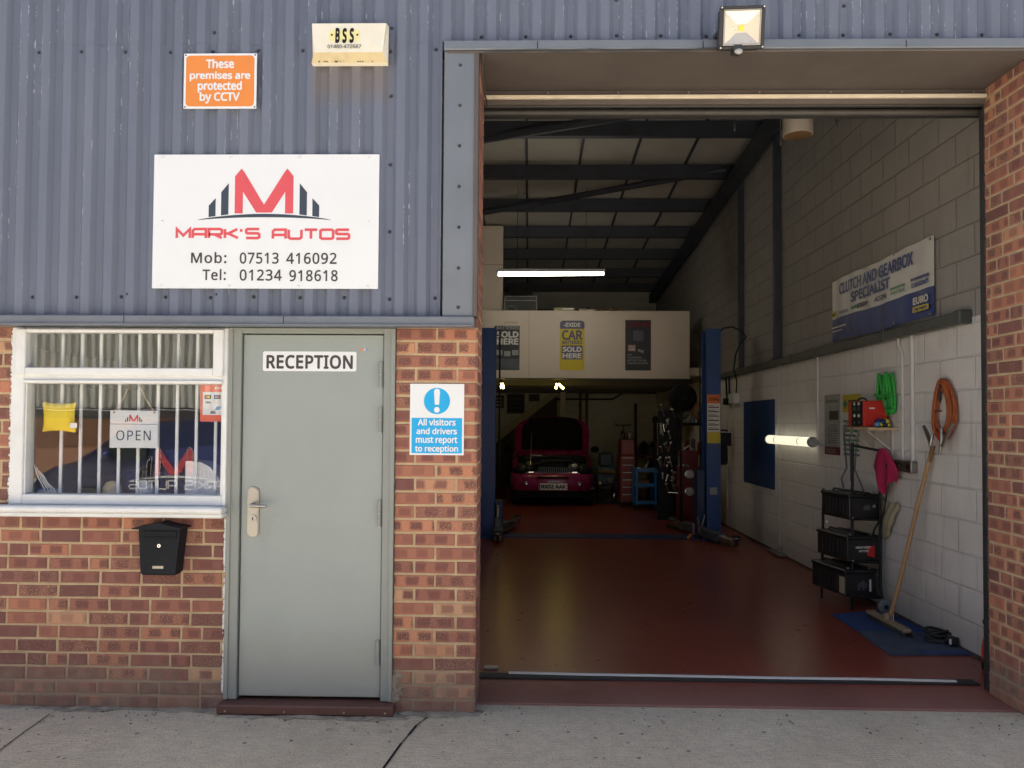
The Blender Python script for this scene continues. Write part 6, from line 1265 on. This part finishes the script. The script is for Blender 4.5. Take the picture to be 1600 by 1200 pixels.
# ================================================================== ACROSS THE YARD (seen in the window glass)
OB = thing('yard_building', 'long unit across the yard with grey corrugated cladding over low brick', 'building', (0, -16, 0))
q = MB(); pit = .22
for i in range(int(60 / pit)):
    x = -34 + i * pit
    for a, b, ya, yb in ((0, .07, 0, 0), (.07, .10, 0, .04), (.10, .18, .04, .04), (.18, pit, .04, 0)): q.poly([(x + a, -16 + ya, 1.9), (x + b, -16 + yb, 1.9), (x + b, -16 + yb, 6.0), (x + a, -16 + ya, 6.0)], 'far_cladding')
q.build('cladding', OB)
q = MB(); q.box(-34, 26, -16.3, -16.02, 0, 1.62, 'far_brick'); q.build('wall', OB)
q = MB(); q.box(-34, 26, -16.1, -15.85, 1.63, 1.86, 'gutter_dark', .02); q.build('gutter', OB)
q = MB(); q.box(-34, 26, -30, -16.05, 1.9, 5.99, 'far_cladding'); q.prism([(-34.2, -15.8, 6.02), (-34.2, -23, 7.6), (-34.2, -30.2, 6.02)], (60.4, 0, 0), 'roof_outer'); q.build('roof', OB)

VN = thing('parked_van', 'dark blue van with red M emblem and white lettering, parked across the yard', 'van', (-4.6, -7.3, 0))
prof = [(-7.0, .28), (-7.08, .55), (-6.98, .78), (-6.75, .90), (-6.42, .99), (-6.30, 1.08), (-5.78, 1.44), (-5.45, 1.545), (-4.9, 1.60), (-3.6, 1.62), (-2.9, 1.60), (-2.72, 1.50), (-2.62, .80), (-2.66, .30)]
q = MB(); nP = len(prof); ys = ((-6.62, .90, .0), (-6.53, .97, .0), (-6.50, 1.0, 0), (-8.10, 1.0, 0), (-8.07, .97, 0), (-7.98, .90, 0)); rings = []
zc = .95; xc = -4.85
def inset(p, y, k): x, z = p; lean = max(0, z - .95) * .12; return (xc + (x - xc) * (1 - (1 - k) * .18), y - lean if y > -7.3 else y + lean, zc + (z - zc) * (1 - (1 - k) * .5))
for y, k, _ in ys: rings.append([q.av(inset(p, y, k)) for p in prof])
for A, Bq in zip(rings, rings[1:]):
    for i in range(nP): q.face([A[i], A[(i + 1) % nP], Bq[(i + 1) % nP], Bq[i]], 'van_blue', False)
q.face(rings[0][::-1], 'van_blue'); q.face(rings[-1], 'van_blue'); q.build('body', VN)
q = MB(); yv = -6.625
q.prism([(-6.18, -6.612, 1.02), (-5.50, -6.612, 1.02), (-5.46, -6.645, 1.40), (-5.62, -6.645, 1.40)], (0, .02, 0), 'van_glass'); q.build('side_window', VN)
q = MB(); q.poly([(-6.315, -6.72, 1.09), (-6.315, -7.88, 1.09), (-5.80, -7.80, 1.445), (-5.80, -6.80, 1.445)], 'van_glass'); q.v = [v + Vector((-.012, 0, .015)) for v in q.v]; q.prism([(-6.325, -6.72, 1.10), (-6.325, -7.88, 1.10), (-5.812, -7.80, 1.455), (-5.812, -6.80, 1.455)], (-.006, 0, .008), 'van_glass'); q.build('windscreen', VN)
for x in (-6.30, -3.45):
    for y in (-6.66, -7.94): q = MB(); q.lathe([(.2, -.09), (.29, -.095), (.31, -.06), (.31, .06), (.29, .095), (.2, .09)], (x, y, .31), 'tyre', 26, 1); w_ = q.build('wheel', VN); q = MB(); q.lathe([(.02, -.08), (.19, -.085), (.19, .085), (.02, .08)], (x, y, .31), 'old_steel', 20, 1); q.build('rim', w_)
q = MB(); q.blob((-6.02, -6.54, 1.06), (.07, .09, .07), 'van_blue', 12, 8); q.build('mirror', VN)
q = MB(); emblem(q, (-5.08, -6.617, .79), (-1, 0, 0), FU, .54, ('logo_red', 'black_ink'), .012, 'label_white'); q.build('emblem', VN)
q = MB(); stroke_text(q, "MARK'S AUTOS", (-4.20, -6.605, .59), (-1, 0, 0), FU, .115, .135, .026, .020, 'label_white', .003, {"'": .16}); q.build('lettering', VN)
q = MB(); q.blob((-6.99, -6.85, .70), (.08, .14, .09), 'chrome', 12, 8); q.blob((-6.99, -7.75, .70), (.08, .14, .09), 'chrome', 12, 8); q.build('headlight', VN)

for o in COL.objects:
    if '_w' in o: del o['_w']
